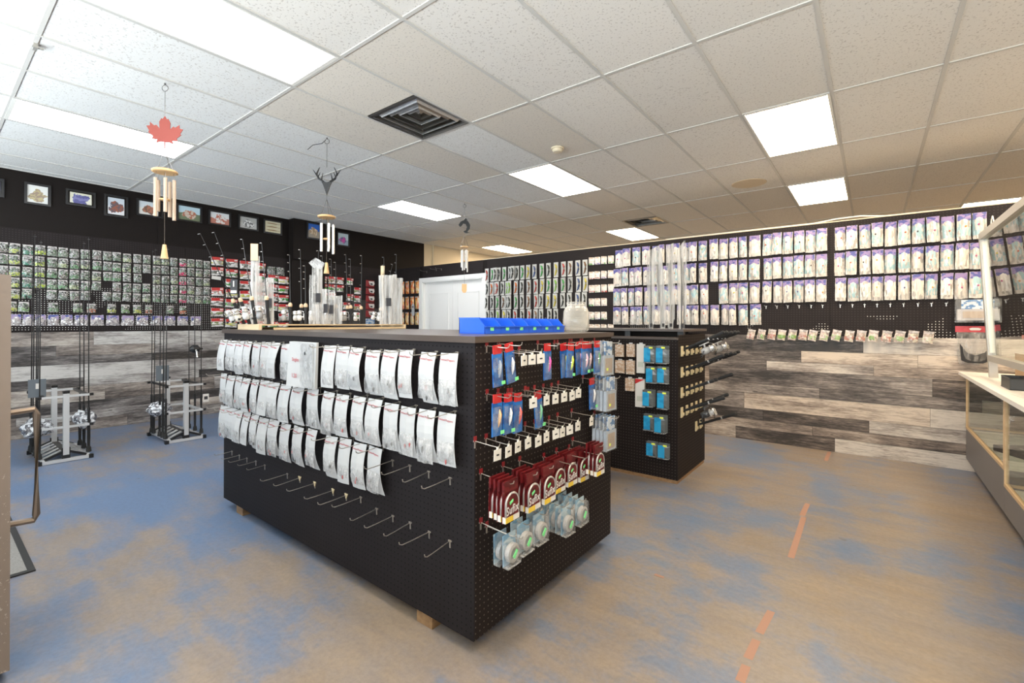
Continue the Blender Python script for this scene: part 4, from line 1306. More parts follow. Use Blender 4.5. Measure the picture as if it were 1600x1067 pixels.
# the big folded white packet
a, b = ony(462, 560, CY), ony(500, 560, CY)
w = b.x - a.x
t = thing('price_packet', 'wide folded white packet with red handwriting among the white cards', 'packet', ((a.x + b.x) / 2, CY - 0.02, 1.222))
m = MB().prism([(-w / 2, 0.0), (w / 2, 0.0), (w / 2 - 0.01, -0.246), (-w / 2 - 0.008, -0.246)], 0.0, 0.012)
m.v[0] = (-w / 2, -0.015, 0); m.v[3] = (-w / 2 - 0.008, -0.03, -0.246); m.v[2] = (w / 2 - 0.01, -0.005, -0.246)
add('front_sheet', m, 'white_card', t)
add('clear_sleeve', MB().box((w * 0.2, -0.014, -0.124), (w * 0.5, 0.004, 0.236)), 'film_clear', t)
add('handwriting', text_mesh('Singles', 0.028), 'red_ink', t, (-w * 0.17, -0.026, -0.105))
add('handwriting', text_mesh('1.20', 0.034), 'red_ink', t, (-w * 0.19, -0.03, -0.195))
add('printed_mark', MB().box((w * 0.16, -0.018, -0.06), (0.008, 0.002, 0.016)), 'dark_ink', t)
# empty hooks
for k, (bx, by) in enumerate([(614, 719), (641, 727), (670.6, 736.5), (704, 746.5)]):
    p = ony(bx, by, IY0)
    hook((p.x, IY0, p.z), rr.uniform(-.1, .1), 'empty peg hook below the white cards, %s from the corner' % nth(3 - k), 'empty hooks right after the third card row', tilt=0.02)
low = [(70, 437), (95, 450), (120, 460), (150, 470), (180, 483), (255, 512), (297, 525), (347, 543), (408, 567), (452, 583), (500, 590), (553, 628), (607, 652), (665, 674), (728, 705), (797, 735)]
for k, (bx, by) in enumerate(low):
    p = ony(330 + bx / 2.133, 500 + by / 2.133, IY0)
    o = hook((p.x, IY0, p.z), rr.uniform(-.1, .1), 'empty peg hook in the lowest row on the island front, %s from the corner' % nth(len(low) - 1 - k), 'empty hooks in the lowest row', short=k < 5, tilt=0.03)
    if k in (6, 7, 8, 9): add('plastic_cap', MB().prism([(-0.014, 0.008), (0.014, 0.008), (0, -0.02)], -0.006, -0.001), 'cream_plastic', o)

# ---- island side facing the aisle
XF = IX1


def zpt(zid, x, y):
    if zid == 1: return 740 + x / 5.614, 530 + y / 5.614
    return 740 + x / 5.614, 680 + y / 5.614


def side_pos(zid, box, x):
    x0, y0, x1, y1 = box
    px, py = zpt(zid, (x0 + x1) / 2, y0)
    w = (x1 - x0) / 5.614
    py += max(0.0, (py - 505) / (1362 - px) * w / 2)
    return onx(px, py, x)


lcard = cached(('lcard',), lambda: MB().box((0, 0, -0.095), (0.062, 0.004, 0.135)))
lhead = cached(('lhead',), lambda: MB().box((0, -0.001, -0.012), (0.05, 0.005, 0.036)))
lbody = cached(('lbody',), lambda: MB().tube([(0.004, -0.011, -0.055), (0.006, -0.013, -0.075), (0, -0.013, -0.105), (-0.004, -0.011, -0.125)], [0.002, 0.007, 0.006, 0.002], 6), True)
lbl = cached(('lblis',), lambda: MB().pillow(0.058, 0.115, 0.016, 3, 4, y0=-0.002))
lstk = cached(('lstk',), lambda: MB().box((0.01, -0.021, -0.145), (0.022, 0.002, 0.014)))
lbar = cached(('lbar',), lambda: MB().tube([(0.0, -0.016, -0.085), (-0.018, -0.016, -0.088)], 0.0012, 4).tube([(-0.01, -0.016, -0.07), (-0.014, -0.016, -0.11)], 0.001, 4))


def lure_card(p, lab, col, stick=True, rz=0.0, tilt=0.0):
    t = thing('lure_pack', lab, 'lure pack', tuple(p), (0, tilt, PI / 2 + rz), 'blue lure packs on the island side')
    add('card', lcard, 'blue_card', t)
    add('red_header', lhead, 'red_header', t)
    add('lure', lbody, 'tinted_gloss', t, color=col)
    add('treble_hook', lbar, 'chrome', t)
    add('blister', lbl, 'film_thin', t, (0, 0, -0.045))
    if stick: add('price_sticker', lstk, 'green_sticker', t)


HOOKS = []


def free_y(y, z):
    """next free pair of pegboard holes, so that no two hooks share one"""
    while any(abs(y - a) < 0.0205 and abs(z - b) < 0.04 for a, b in HOOKS): y += 0.003
    HOOKS.append((y, z))
    return y


def side_hook(y, z, lab, group, tag_on=False, L=1.0):
    o = tag(add('peg_hook', HK, 'wire_steel', None, (XF, y, z), (0.02, 0, PI / 2 + rr.uniform(-0.06, 0.06)), scale=(1, L, 1)), lab, 'hook', group)
    add('back_plate', HP, 'wire_steel', o)
    add('red_marker', MB().box((0, -0.003, 0.008), (0.017, 0.003, 0.022)), 'red_card', o)
    return o


ROW1 = [('c', 155, 130, 250, 425, (0.3, 0.34, 0.4), 0.06), ('c', 262, 110, 350, 400, (0.75, 0.75, 0.78), 0.14), ('t', 370, 140, 435, 228), ('t', 490, 130, 535, 215), ('t', 564, 122, 611, 208), ('c', 610, 105, 680, 350, (0.6, 0.08, 0.35), 0.02),
        ('c', 755, 100, 815, 320, (0.6, 0.55, 0.05), 0.1), ('c', 820, 100, 885, 320, (0.5, 0.62, 0.08), -0.1), ('c', 890, 85, 940, 300, (0.6, 0.3, 0.45), 0.1), ('c', 935, 85, 985, 295, (0.65, 0.4, 0.5), 0.0), ('c', 985, 80, 1035, 285, (0.7, 0.5, 0.55), -0.05), ('c', 1040, 75, 1090, 280, (0.05, 0.2, 0.1), 0.0)]
ROW2 = [('c', 165, 555, 245, 850, (0.7, 0.4, 0.2), 0.0), ('c', 262, 545, 340, 825, (0.75, 0.75, 0.75), 0.0), ('c', 350, 540, 425, 800, (0.6, 0.12, 0.1), 0.0), ('t', 450, 515, 510, 605), ('c', 520, 520, 600, 745, (0.2, 0.5, 0.3), 0.1), ('t', 610, 485, 668, 570), ('t', 690, 475, 745, 545), ('t', 765, 460, 822, 528), ('t', 835, 450, 890, 515), ('t', 897, 430, 942, 498), ('c', 1005, 395, 1065, 605, (0.7, 0.7, 0.72), 0.06)]
ROW3 = [('t', 172, 950, 248, 1050), ('t', 277, 925, 333, 1010), ('t', 358, 885, 420, 980), ('t', 445, 855, 505, 950), ('t', 533, 840, 597, 920), ('t', 612, 805, 665, 890), ('t', 690, 780, 748, 862), ('t', 750, 765, 808, 845), ('t', 812, 745, 870, 825), ('t', 890, 715, 938, 790), ('t', 1010, 675, 1055, 750)]
NAMEC = lambda c: 'yellow' if c[0] > .45 and c[1] > .45 and c[2] < .2 else 'pink' if c[0] > .5 and c[2] > .3 and c[1] < .55 else 'silver' if min(c) > .3 else 'green' if c[1] > c[0] else 'orange'
ptag = cached(('ptag',), lambda: MB().box((0, -0.001, -0.026), (0.047, 0.002, 0.042)))
pclip = cached(('pclip',), lambda: MB().box((0, -0.001, -0.001), (0.012, 0.004, 0.008)))
pbar = cached(('pbar',), lambda: MB().box((0, -0.0028, -0.026), (0.016, 0.001, 0.006)))
for r, row in enumerate((ROW1, ROW2, ROW3)):
    for k, q in enumerate(row):
        if q[0] == 'c':
            off = {6: 0.053, 7: 0.079, 8: 0.053, 9: 0.079, 10: 0.053, 11: 0.09}.get(k, 0.055) if r == 0 else 0.055   # bunched packs hang one before the other
            p = side_pos(1, q[1:5], XF + off)
            p.z = p.z + 0.032
            p.y = free_y(p.y, p.z)
            lure_card(p, '%s lure on blue card, %s row, %s hook from the near corner' % (NAMEC(q[5]), ROWN[r], nth(k)), q[5], stick=(k % 3 != 2), tilt=-q[6])
            side_hook(p.y, p.z + 0.002, 'peg hook carrying a blue lure pack, %s row, %s from the near corner' % (ROWN[r], nth(k)), 'hooks on the island side', L=0.8)
        else:
            p = side_pos(1, q[1:5], XF + 0.118)
            p.y = free_y(p.y, p.z + 0.012)
            t = thing('price_tag', 'white price tag on a hook tip, %s row, %s from the near corner' % (ROWN[r], nth(k)), 'price tag', (p.x, p.y, p.z + 0.004), (0, rr.uniform(-0.06, 0.06), PI / 2 + rr.uniform(-.15, .15)), 'white price tags on hooks')
            add('card', ptag, 'paper', t)
            add('clip', pclip, 'white_plastic', t)
            add('barcode', pbar, 'dark_ink', t)
            side_hook(p.y, p.z + 0.012, 'peg hook with a white price tag, %s row, %s from the near corner' % (ROWN[r], nth(k)), 'hooks on the island side', L=0.82)
# clear tackle boxes at the far end of the side
tb_box = cached(('tbx',), lambda: MB().box((0, 0, -0.128), (0.121, 0.017, 0.108)))
tb_sh = cached(('tbs',), lambda: MB().box((0, -0.001, -0.096), (0.131, 0.021, 0.18)))
tb_cd = cached(('tbc',), lambda: MB().box((0, -0.004, -0.035), (0.089, 0.006, 0.075)))
tb_lb = cached(('tbl',), lambda: MB().box((0, -0.0092, -0.13), (0.084, 0.002, 0.082)))
tb_st = cached(('tbst',), lambda: MB().box((-0.018, -0.0106, -0.15), (0.02, 0.001, 0.014)))
for r, (bx, n) in enumerate((((1110, 20, 1240, 310), 3), ((1130, 320, 1265, 620), 4), ((1130, 655, 1265, 970), 4))):
    p = side_pos(1, bx, XF + (0.085 if r == 0 else 0.1))
    for k in range(n):
        t = thing('tackle_box_pack', 'clear tackle box pack, %s row by the far corner, %s from the front' % (ROWN[r], nth(k)), 'tackle box', (p.x - 0.0225 * k, p.y, p.z + 0.002 * k), (0, 0.02, PI / 2), 'clear tackle box packs')
        add('box', tb_box, 'tinted', t, color=(0.36, 0.42, 0.5))
        add('card', tb_cd, 'box_card', t)
        add('label', tb_lb, 'tinted', t, color=(0.36, 0.29, 0.23))
        add('sticker', tb_st, 'yellow_sticker', t)
        add('clear_shell', tb_sh, 'film_thin', t)
    side_hook(p.y, p.z + 0.003, 'long peg hook carrying clear tackle boxes, %s row' % ROWN[r], 'hooks carrying tackle boxes', L=1.0)

# fishing line packs (burgundy)
sx_back = cached(('sxb',), lambda: MB().box((0, 0.001, -0.07), (0.087, 0.003, 0.155)))
sx_head = cached(('sxh',), lambda: MB().box((0, -0.004, -0.01), (0.087, 0.008, 0.042)))
plain('rim_silver', (0.5, 0.48, 0.46), 0.3, 0.4)
plain('bright_ink', (0.68, 0.67, 0.66), 0.5)
ARCH = [(0.038 * math.cos(PI * q / 12), -0.078 + 0.04 * math.sin(PI * q / 12)) for q in range(13)]
sx_rim = cached(('sxr',), lambda: MB().tube([(0.038, -0.013, -0.12)] + [(x, -0.013, z) for x, z in ARCH] + [(-0.038, -0.013, -0.12)], 0.0048, 5), True)
sx_face = cached(('sxf',), lambda: MB().prism([(0.038, -0.122)] + ARCH + [(-0.038, -0.122)], -0.016, -0.002))
sx_foot = cached(('sxft',), lambda: MB().box((0, -0.0075, -0.133), (0.086, 0.016, 0.022)))
sx_yel = cached(('sxy',), lambda: MB().box((-0.02, -0.016, -0.133), (0.045, 0.0016, 0.02)))
sx_grn = cached(('sxg',), lambda: MB().prism([(-0.02, -0.068), (0.0, -0.06), (0.002, -0.068), (-0.018, -0.078)], -0.0185, -0.0165))
SUF = [(240, 450, 390, 700), (440, 380, 570, 610), (580, 320, 710, 535), (690, 260, 790, 440), (790, 205, 905, 395), (905, 175, 1005, 350), (1030, 120, 1150, 290)]
for c, bx in enumerate(SUF):
    p = side_pos(2, bx, XF + (0.083 if 3 <= c <= 5 else 0.15))     # the fourth to sixth stacks sit further back on their hooks
    n = 4 if c < 2 else 3
    p.y = free_y(p.y, p.z + 0.036)
    for k in range(n):
        t = thing('fishing_line_pack', 'burgundy fishing line pack, %s hook from the near corner, %s in its stack' % (nth(c), nth(k)), 'line pack', (p.x - 0.0215 * k, p.y, p.z + 0.032 + 0.002 * k), (0, rr.uniform(-.03, .03), PI / 2), 'burgundy fishing line packs')
        add('back_card', sx_back, 'maroon_header', t)
        add('header_card', sx_head, 'maroon_header', t)
        add('spool_rim', sx_rim, 'rim_silver', t)
        fc = add('spool_face', sx_face, 'maroon_header', t)
        add('brand_lettering', text_mesh('Sufix', 0.04, shear=0.12, bold=0.0007), 'bright_ink', fc, (-0.002, -0.0168, -0.112), (0, -0.1, 0), scale=(0.86, 1, 1.1))
        add('green_mark', sx_grn, 'green_sticker', fc)
        ft = add('foot_panel', sx_foot, 'paper', t)
        add('yellow_panel', sx_yel, 'yellow_card', ft)
    side_hook(p.y, p.z + 0.036, 'long peg hook carrying burgundy line packs, %s from the near corner' % nth(c), 'hooks carrying line packs', L=1.15)
# clear spool packs
sp_card = cached(('spc',), lambda: MB().box((0, 0.002, -0.058), (0.078, 0.003, 0.118)))
sp_disc = cached(('spd',), lambda: MB().lathe([(0.035, -0.002), (0.037, -0.008), (0.035, -0.022), (0.024, -0.025), (0.022, -0.018)], 20, 'y', (0, 0, -0.07)))
sp_lab = cached(('spl',), lambda: MB().prism([(-0.014, -0.078), (0.008, -0.055), (0.018, -0.063), (-0.002, -0.09)], -0.0275, -0.0258))
sp_shell = cached(('sps',), lambda: MB().box((0, -0.012, -0.066), (0.08, 0.028, 0.098)))
sp_foot = cached(('spf',), lambda: MB().box((0, -0.012, -0.117), (0.08, 0.028, 0.004)))
SPL = [((180, 770, 290, 1030), 1, 0), ((255, 780, 375, 1045), 1, 0), ((385, 690, 490, 940), 2, 0), ((515, 610, 630, 850), 2, 0), ((760, 560, 870, 780), 5, 0), ((885, 490, 980, 710), 5, 0)]
for c, (bx, n, _) in enumerate(SPL):
    p = side_pos(2, bx, XF + (0.075 if c == 0 else 0.15))
    for k in range(n):
        t = thing('spool_pack', 'clear line spool pack, %s hook from the near corner, %s in its stack' % (nth(c), nth(k)), 'spool pack', (p.x - 0.0325 * k, p.y, p.z - 0.020 + 0.0015 * k), (0, rr.uniform(-.03, .03), PI / 2), 'clear spool packs')
        add('card', sp_card, 'iced_card', t)
        add('spool', sp_disc, 'tinted_gloss', t, color=(0.38, 0.37, 0.36))
        add('label', sp_lab, 'green_sticker', t)
        add('clear_shell', sp_shell, 'film_thin', t)
        add('shell_foot', sp_foot, 'film_white', t)
    side_hook(p.y, p.z - 0.018, 'peg hook carrying clear spool packs, %s from the near corner' % nth(c), 'hooks carrying spool packs', L=1.2)

# ---- on the island top: parts bins, jar, rod rack
BW = 0.121
for k in range(6):
    y = 1.68 + BW * (k + 0.5)
    t = thing('parts_bin', 'blue plastic parts bin on the island top, %s from the near end' % nth(k), 'bin', (-1.47, y, TZ), (0, 0, 0), 'blue parts bins in a row')
    w = BW / 2 - 0.001
    side = [(-0.178, 0.004), (-0.004, 0.004), (-0.002, 0.035), (-0.045, 0.077), (-0.178, 0.077)]
    m = MB().prism(side, -w, -w + 0.004).prism(side, w - 0.004, w)
    m.box((-0.09, 0, 0.003), (0.176, 2 * w, 0.005)).box((-0.176, 0, 0.04), (0.004, 2 * w, 0.074))
    m.box((-0.004, 0, 0.019), (0.005, 2 * w, 0.034)).box((-0.11, -w - 0.0005 + 0.003, 0.078), (0.14, 0.006, 0.004)).box((-0.11, w - 0.003, 0.078), (0.14, 0.006, 0.004))
    m.box((-0.176, 0, 0.078), (0.01, 2 * w, 0.004))
    add('bin_body', m, 'bin_blue', t)
    add('front_lip', MB().box((0.0, 0, 0.036), (0.008, 2 * w, 0.006)), 'bin_blue', t)
    add('label_sticker', MB().box((-0.0005, -0.01, 0.024), (0.003, 0.024, 0.016)), 'green_sticker', t)

p = ony(900, 515, 2.50)
t = thing('plastic_jar', 'clear round plastic jar behind the blue bins', 'jar', (p.x, 2.5, TZ))
k = 0.078
add('body', MB().lathe([(k * .8, 0), (k, 0.012), (k * 1.04, 0.06), (k, 0.125), (k * .88, 0.15), (k * .72, 0.16), (k * .72, 0.172), (k * .66, 0.172), (k * .66, 0.158), (k * .84, 0.146), (k * .95, 0.12), (k * .98, 0.06), (k * .94, 0.016), (0.002, 0.008)], 28), 'jar_plastic', t, smooth=True)
add('lid', MB().lathe([(k * .76, 0.166), (k * .76, 0.182), (k * .7, 0.185)], 28), 'jar_plastic', t)

rk = thing('rod_rack', 'pale pine rod rack lying on the island top', 'rack', (-3.47, 2.06, TZ))
add('end_board', MB().box((0, -0.62, 0.019), (0.34, 0.02, 0.038)), 'pine_x', rk)
add('end_board', MB().box((0, 0.62, 0.019), (0.34, 0.02, 0.038)), 'pine_x', rk)
add('top_slat', MB().box((0.09, 0, 0.034), (0.14, 1.22, 0.008)), 'pine_y', rk)
add('top_slat', MB().box((-0.09, 0, 0.034), (0.14, 1.22, 0.008)), 'pine_y', rk)
add('side_rail', MB().box((0.165, 0.04, 0.008), (0.008, 1.14, 0.014)), 'pine_y', rk)
add('side_rail', MB().box((-0.165, 0.04, 0.008), (0.008, 1.14, 0.014)), 'pine_y', rk)
RZ0 = TZ + 0.038


# rods: handle, reel, blank with guides
def reel_parts(parent, loc, col, s=1.0, rot=(0, 0, 0)):
    rl = add('reel', cached(('reel',), lambda: MB().lathe([(0.006, -0.026), (0.016, -0.022), (0.019, -0.008), (0.017, 0.01), (0.01, 0.022)], 10, 'z', (-0.042, 0, 0)).tube([(-0.03, 0, 0), (-0.008, 0, 0.004)], 0.005, 5).box((-0.008, 0, 0.004), (0.006, 0.008, 0.05)), True), 'tinted_gloss', parent, loc, rot, col, scale=(s, s, s))
    add('spool', cached(('rspool',), lambda: MB().lathe([(0.02, 0), (0.021, 0.004), (0.015, 0.006), (0.015, 0.02), (0.021, 0.022), (0.018, 0.027)], 12, 'z', (-0.042, 0, 0.022))), 'bright_metal', rl)
    add('crank', cached(('rcrank',), lambda: MB().tube([(-0.042, 0.015, -0.005), (-0.042, 0.034, -0.006), (-0.062, 0.037, -0.02)], 0.0028, 5).lathe([(0.005, -0.008), (0.007, 0), (0.005, 0.008)], 8, 'y', (-0.062, 0.046, -0.02))), 'black_plastic', rl)
    add('bail', cached(('rbail',), lambda: MB().tube([(-0.042 + 0.028 * math.cos(a), 0.028 * math.sin(a), 0.03 + 0.02 * math.sin(a)) for a in [PI * q / 8 for q in range(9)]], 0.0018, 4)), 'chrome', rl)
    return rl


def ice_rod(loc, L, lean, lab, col, grip=0.13, s=1.0, group='short rods standing in the pine rack'):
    t = thing('ice_rod', lab, 'fishing rod', loc, lean, group)
    add('grip', MB().lathe([(0.011, 0.001), (0.013, 0.006), (0.011, 0.02), (0.010, grip * 0.5), (0.012, grip)], 10), 'grip_black', t)
    add('fore_grip', MB().lathe([(0.012, grip), (0.015, grip + 0.01), (0.012, grip + 0.024), (0.005, grip + 0.03)], 10), 'cork', t)
    bl = add('blank', MB().tube([(0, 0, grip), (0, 0, grip + (L - grip) * 0.5), (0, 0, L)], [0.0042, 0.003, 0.0016], 5), 'black_plastic', t)
    g = MB()
    for q in (0.45, 0.68, 0.85, 1.0):
        g.ring((-0.009, 0, grip + (L - grip) * q), 0.0075, 0.0016, 'z', 8, 4)
    add('guides', g, 'chrome', bl)
    reel_parts(t, (-0.006, 0, grip * 0.42), col, s)
    return t


SIL = (0.72, 0.72, 0.72)
GUN = (0.3, 0.3, 0.31)
rods = [(454, 398), (471.5, 390), (478, 415), (495, 392), (504, 400), (519, 405), (526, 410), (543.5, 398), (548, 405), (564, 399), (588.8, 410), (601, 402), (619.6, 398)]
for k, (px, py) in enumerate(rods):
    x = -3.53 if k in (1, 3, 5, 7, 9, 10) else -3.39
    p = onx(px, 500, x)
    top = onx(px, py, x)
    tilt = 0.25 if k == 10 else rr.uniform(-0.03, 0.03)
    ice_rod((x, min(p.y, 2.64), RZ0), top.z - RZ0, (rr.uniform(-.02, .02), tilt, YAW), 'short black rod with silver reel in the pine rack, %s from the wrapped rods' % nth(k), SIL if k % 4 else GUN)
big = [(348, 313, 365, -3.615, 1.56), (364, 335, 363, -3.525, 1.6), (392, 379, 374, -3.43, 1.62), (420, 409, 380, -3.33, 1.72)]
LEAN = []
for k, (px, tx, ty, x, y) in enumerate(big):
    tp = onx(tx, ty, x)
    base = Vector((x, y, RZ0))
    px0 = onx(px, 505, x)
    base.y = max(1.465, px0.y)
    d = tp - base
    LEAN.append((base.copy(), d.copy()))
    L = d.length
    ang = d.normalized()
    rot = (Vector((0, 0, 1)).rotation_difference(ang).to_matrix() @ Matrix.Rotation(PI / 2, 3, 'Z')).to_euler()   # reels towards the open end
    ice_rod(tuple(base), L, rot, 'longer leaning rod at the open end of the pine rack, %s from its end' % nth(k), (SIL, (0.75, 0.7, 0.6), SIL, GUN)[k], grip=0.17, s=1.2, group='longer leaning rods at the rack end')
# clear sleeves over rods, hang tags
sl = [(384.5, 392, 440, 500, 0), (390, 401, 400, 470, 1), (402, 410, 432, 504, 0), (411, 418, 440, 504, 0), (418, 427, 434, 500, 0), (484.5, 491, 430, 500, 0), (491, 502, 415, 460, 2), (491, 503, 475, 502, 0), (505, 513, 452, 496, 0), (514, 521, 456, 498, 0), (525, 533, 462, 490, 0), (595, 602, 430, 503, 0), (602, 610, 430, 503, 0), (611, 618, 429, 503, 0), (618, 626, 434, 500, 0)]
for k, (x0, x1, y0, y1, kind) in enumerate(sl):
    x = {1: -3.545, 6: -3.385, 7: -3.325}.get(k, -3.34 if x0 > 430 else -3.60)
    a, b = onx(x0, y0, x), onx(x1, y1, x)
    w, h = b.y - a.y, a.z - RZ0
    w = max(w * 1.25, 0.03)
    yy = max(1.51, min((a.y + b.y) / 2, 2.645))
    nearst = nth(k) if x0 < 430 else nth(k)
    t = thing('rod_sleeve', 'clear plastic rod sleeve standing in the pine rack, %s from the open end' % nth(k), 'sleeve', (x, yy, RZ0 + 0.002), (0, rr.uniform(-.02, .02), PI / 2 - 0.75), 'clear rod sleeves in the pine rack')
    add('sleeve', MB().pillow(w, h, 0.016, 3, 6, jit=0.003), 'film_sleeve', t, (0, 0, h))
    if kind == 1: add('paper_header', MB().box((0, -0.01, h + 0.03), (w * 0.8, 0.004, 0.12)), 'tan_label', t)
    if kind == 2: add('folded_top', MB().prism([(-w * .8, 0.02), (-w * 0.1, 0.06), (w * 0.8, 0.02), (w * 0.4, -0.03), (-w * .3, -0.02)], -0.02, 0.01), 'film_white', t, (0, 0, h))
    if k in (4, 6, 8, 9, 12): add('hang_tag', MB().box((0, -0.022, h * 0.45), (w * 0.75, 0.003, 0.07)), 'dark_ink', t)
p = onx(603, 412, -3.36)
tag(add('rod_card', MB().box((0, 0, 0), (0.035, 0.004, 0.11)).box((-0.0, 0, -0.27), (0.008, 0.004, 0.43)), 'pine_x', None, (-3.58, 2.645, 1.80), (0, 0, YAW)), 'upright tan paper strip between sleeves in the rack', 'card')
p = LEAN[1][0] + LEAN[1][1] * 0.42
o = tag(add('hang_card', MB().box((0, 0, 0), (0.05, 0.004, 0.1)), 'dark_ink', None, (p.x + 0.011, p.y - 0.0142, p.z), (0, 0, YAW)), 'black hang card with a white price label on a leaning rod', 'card')
add('price_label', MB().box((0, -0.003, -0.035), (0.04, 0.002, 0.018)), 'paper', o)
add('printed_mark', MB().box((0, -0.003, 0.02), (0.008, 0.002, 0.04)), 'paper', o)

# ================================================================ SECOND ISLAND
SX0, SX1, SY0, SY1 = -2.55, -1.265, 3.86, 4.64
s2 = thing('display_stand', 'smaller black pegboard stand with rod handles on its side', 'display stand', ((SX0 + SX1) / 2, (SY0 + SY1) / 2, 0))
sx, sy = s2.location.x, s2.location.y


def s2_box(name, a, b, mat): return add(name, MB().span((a[0] - sx, a[1] - sy, a[2]), (b[0] - sx, b[1] - sy, b[2])), mat, s2)


peg('peg_stand_front', 0, base=(0.013, 0.0095, 0.009), hole=(0.07, 0.06, 0.05))
s2_box('front_pegboard', (SX0, SY0, 0.03), (SX1, SY0 + 0.008, 1.195), 'peg_stand_front')
s2_box('side_pegboard', (SX1 - 0.008, SY0 + 0.008, 0.03), (SX1, SY1, 1.235), 'peg_island_side')
s2_box('side_pegboard', (SX0, SY0 + 0.008, 0.03), (SX0 + 0.008, SY1, 1.235), 'peg_island_side')
s2_box('back_pegboard', (SX0 + 0.008, SY1 - 0.008, 0.03), (SX1 - 0.008, SY1, 1.235), 'peg_island_front')
s2_box('plinth', (SX0 + 0.004, SY0 + 0.004, 0), (SX1 - 0.004, SY1 - 0.004, 0.03), 'block_wood')
s2_box('lower_top', (SX0 - 0.01, SY0 - 0.02, 1.195), (SX1 + 0.0, SY0 + 0.3, 1.215), 'dark_top')
s2_box('upper_top', (SX0 - 0.01, SY0 + 0.1, 1.262), (SX1 + 0.012, SY1 + 0.012, 1.282), 'dark_top')
for x in (-2.3, -1.8, -1.32):
    s2_box('post', (x, SY0 + 0.15, 1.215), (x + 0.05, SY0 + 0.2, 1.262), 'black_plastic')
s2_box('inner_panel', (SX0 + 0.01, SY0 + 0.3, 1.195), (SX1 - 0.01, SY0 + 0.31, 1.262), 'black_paint')
for k, px in enumerate((1017, 1035.5, 1047.5, 1065)):
    p = onz(px, 516, 1.282)
    y = SY0 + 0.28
    p = ony(px, 516, y)
    h = (2.02, 2.035, 2.05, 2.065)[k] - 1.282
    w = (0.068, 0.07, 0.075, 0.075)[k]
    t = thing('rod_sleeve', 'tall clear sleeve upright on the smaller stand, %s from its near corner' % nth(3 - k), 'sleeve', (p.x, y, 1.282), (0, 0, YAW), 'tall clear sleeves on the smaller stand')
    m = MB()
    q = [(-w * .28, 0), (w * .28, 0), (w * .3, h * 0.08), (w / 2, h * 0.12), (w / 2, h * 0.9), (w * 0.3 if k != 1 else w * .1, h), (-w / 2, h * (0.97 if k != 3 else 0.9)), (-w / 2, h * 0.12), (-w * .3, h * 0.08)]
    if k == 1: q = [(x - 0.05 * max(0, min(1, z / h * 2 - 0.6)), z) for x, z in q]
    m.prism(q, -0.012, 0.012)
    add('sleeve', m, 'film_sleeve', t)
    add('label', MB().box((0, -0.0135, h * 0.045), (w * 0.3, 0.002, 0.03)), 'dark_ink', t)
    add('rod_blank', MB().tube([(0, 0, 0.0), (0, 0, h * 0.8)], [0.006, 0.003], 6), 'black_plastic', t)
# packs on the stand front
K = 3.81
def s2pos(x0, y0, x1, y1, y=SY0 - 0.03):
    a, b = ony(920 + x0 / K, 500 + y0 / K, y), ony(920 + x1 / K, 500 + y1 / K, y)
    return (a.x + b.x) / 2, a.z, b.x - a.x, a.z - b.z
WP = [(155, 145, 207, 220, 'p'), (222, 142, 272, 220, 'p'), (283, 142, 332, 318, 'w'), (155, 238, 212, 318, 'p'), (220, 240, 272, 325, 'p'), (215, 345, 270, 425, 'p'), (275, 348, 332, 522, 'r')]
WL = ['first in the top row', 'second in the top row', 'tall one in the top row', 'first in the second row', 'second in the second row', 'alone in the third row', 'tall one with red corner']
for k, (x0, y0, x1, y1, kd) in enumerate(WP):
    cx, z, w, h = s2pos(x0, y0, x1, y1)
    t = thing('lure_box', 'cream boxed lure on the smaller stand, %s' % WL[k], 'box', (cx, SY0 - 0.004, z), group='cream boxed lures on the smaller stand')
    add('box', MB().box((0, -0.014, -h / 2), (w * 0.95, 0.022, h)), 'peach_card' if kd == 'p' else 'paper', t)
    add('hang_tab', MB().box((0, -0.014, 0.006), (w * 0.4, 0.004, 0.012)), 'white_card', t)
    if kd == 'r': add('red_corner', MB().prism([(-w * .47, -0.002), (w * .47, -0.002), (-w * .47, -0.045)], -0.027, -0.0252), 'red_header', t)
    add('print_block', MB().box((0, -0.026, -h * 0.7), (w * 0.6, 0.002, h * 0.18)), 'tinted', t, color=(0.45, 0.3, 0.2) if kd == 'p' else (0.5, 0.52, 0.45))
BP = [(337, 152, 402, 260), (412, 152, 472, 265), (343, 275, 405, 382), (412, 275, 470, 385), (320, 410, 403, 522), (412, 420, 470, 538), (332, 555, 388, 665), (395, 560, 470, 680), (352, 718, 400, 818), (420, 730, 470, 833)]
for k, (x0, y0, x1, y1) in enumerate(BP):
    cx, z, w, h = s2pos(x0, y0, x1, y1)
    n = 3 if k in (4, 7, 0, 1) else 2
    for j in range(n):
        ww = 0.092
        t = thing('blue_pack', 'bright blue pouch pack, %s row, %s column, %s on its hook' % (ROWN[k // 2], 'far' if k % 2 == 0 else 'corner', nth(j)), 'pack', (cx - 0.0, SY0 - 0.008 - 0.03 * (n - 1 - j), z), group='bright blue pouch packs')
        add('pouch', MB().pillow(ww, h * 0.92, 0.014, 3, 4), 'tinted_gloss', t, color=(0.10, 0.11, 0.11))
        add('blue_panel', MB().box((-0.012, -0.0165, -h * 0.5), (ww * 0.6, 0.004, h * 0.78)), 'sky_card', t)
        add('shelf_foot', MB().box((0, -0.008, -h * 0.94), (ww, 0.018, 0.006)), 'film_white', t)
        add('sticker', MB().box((0.02, -0.018, -0.014), (0.03, 0.003, 0.014)), 'yellow_sticker', t)
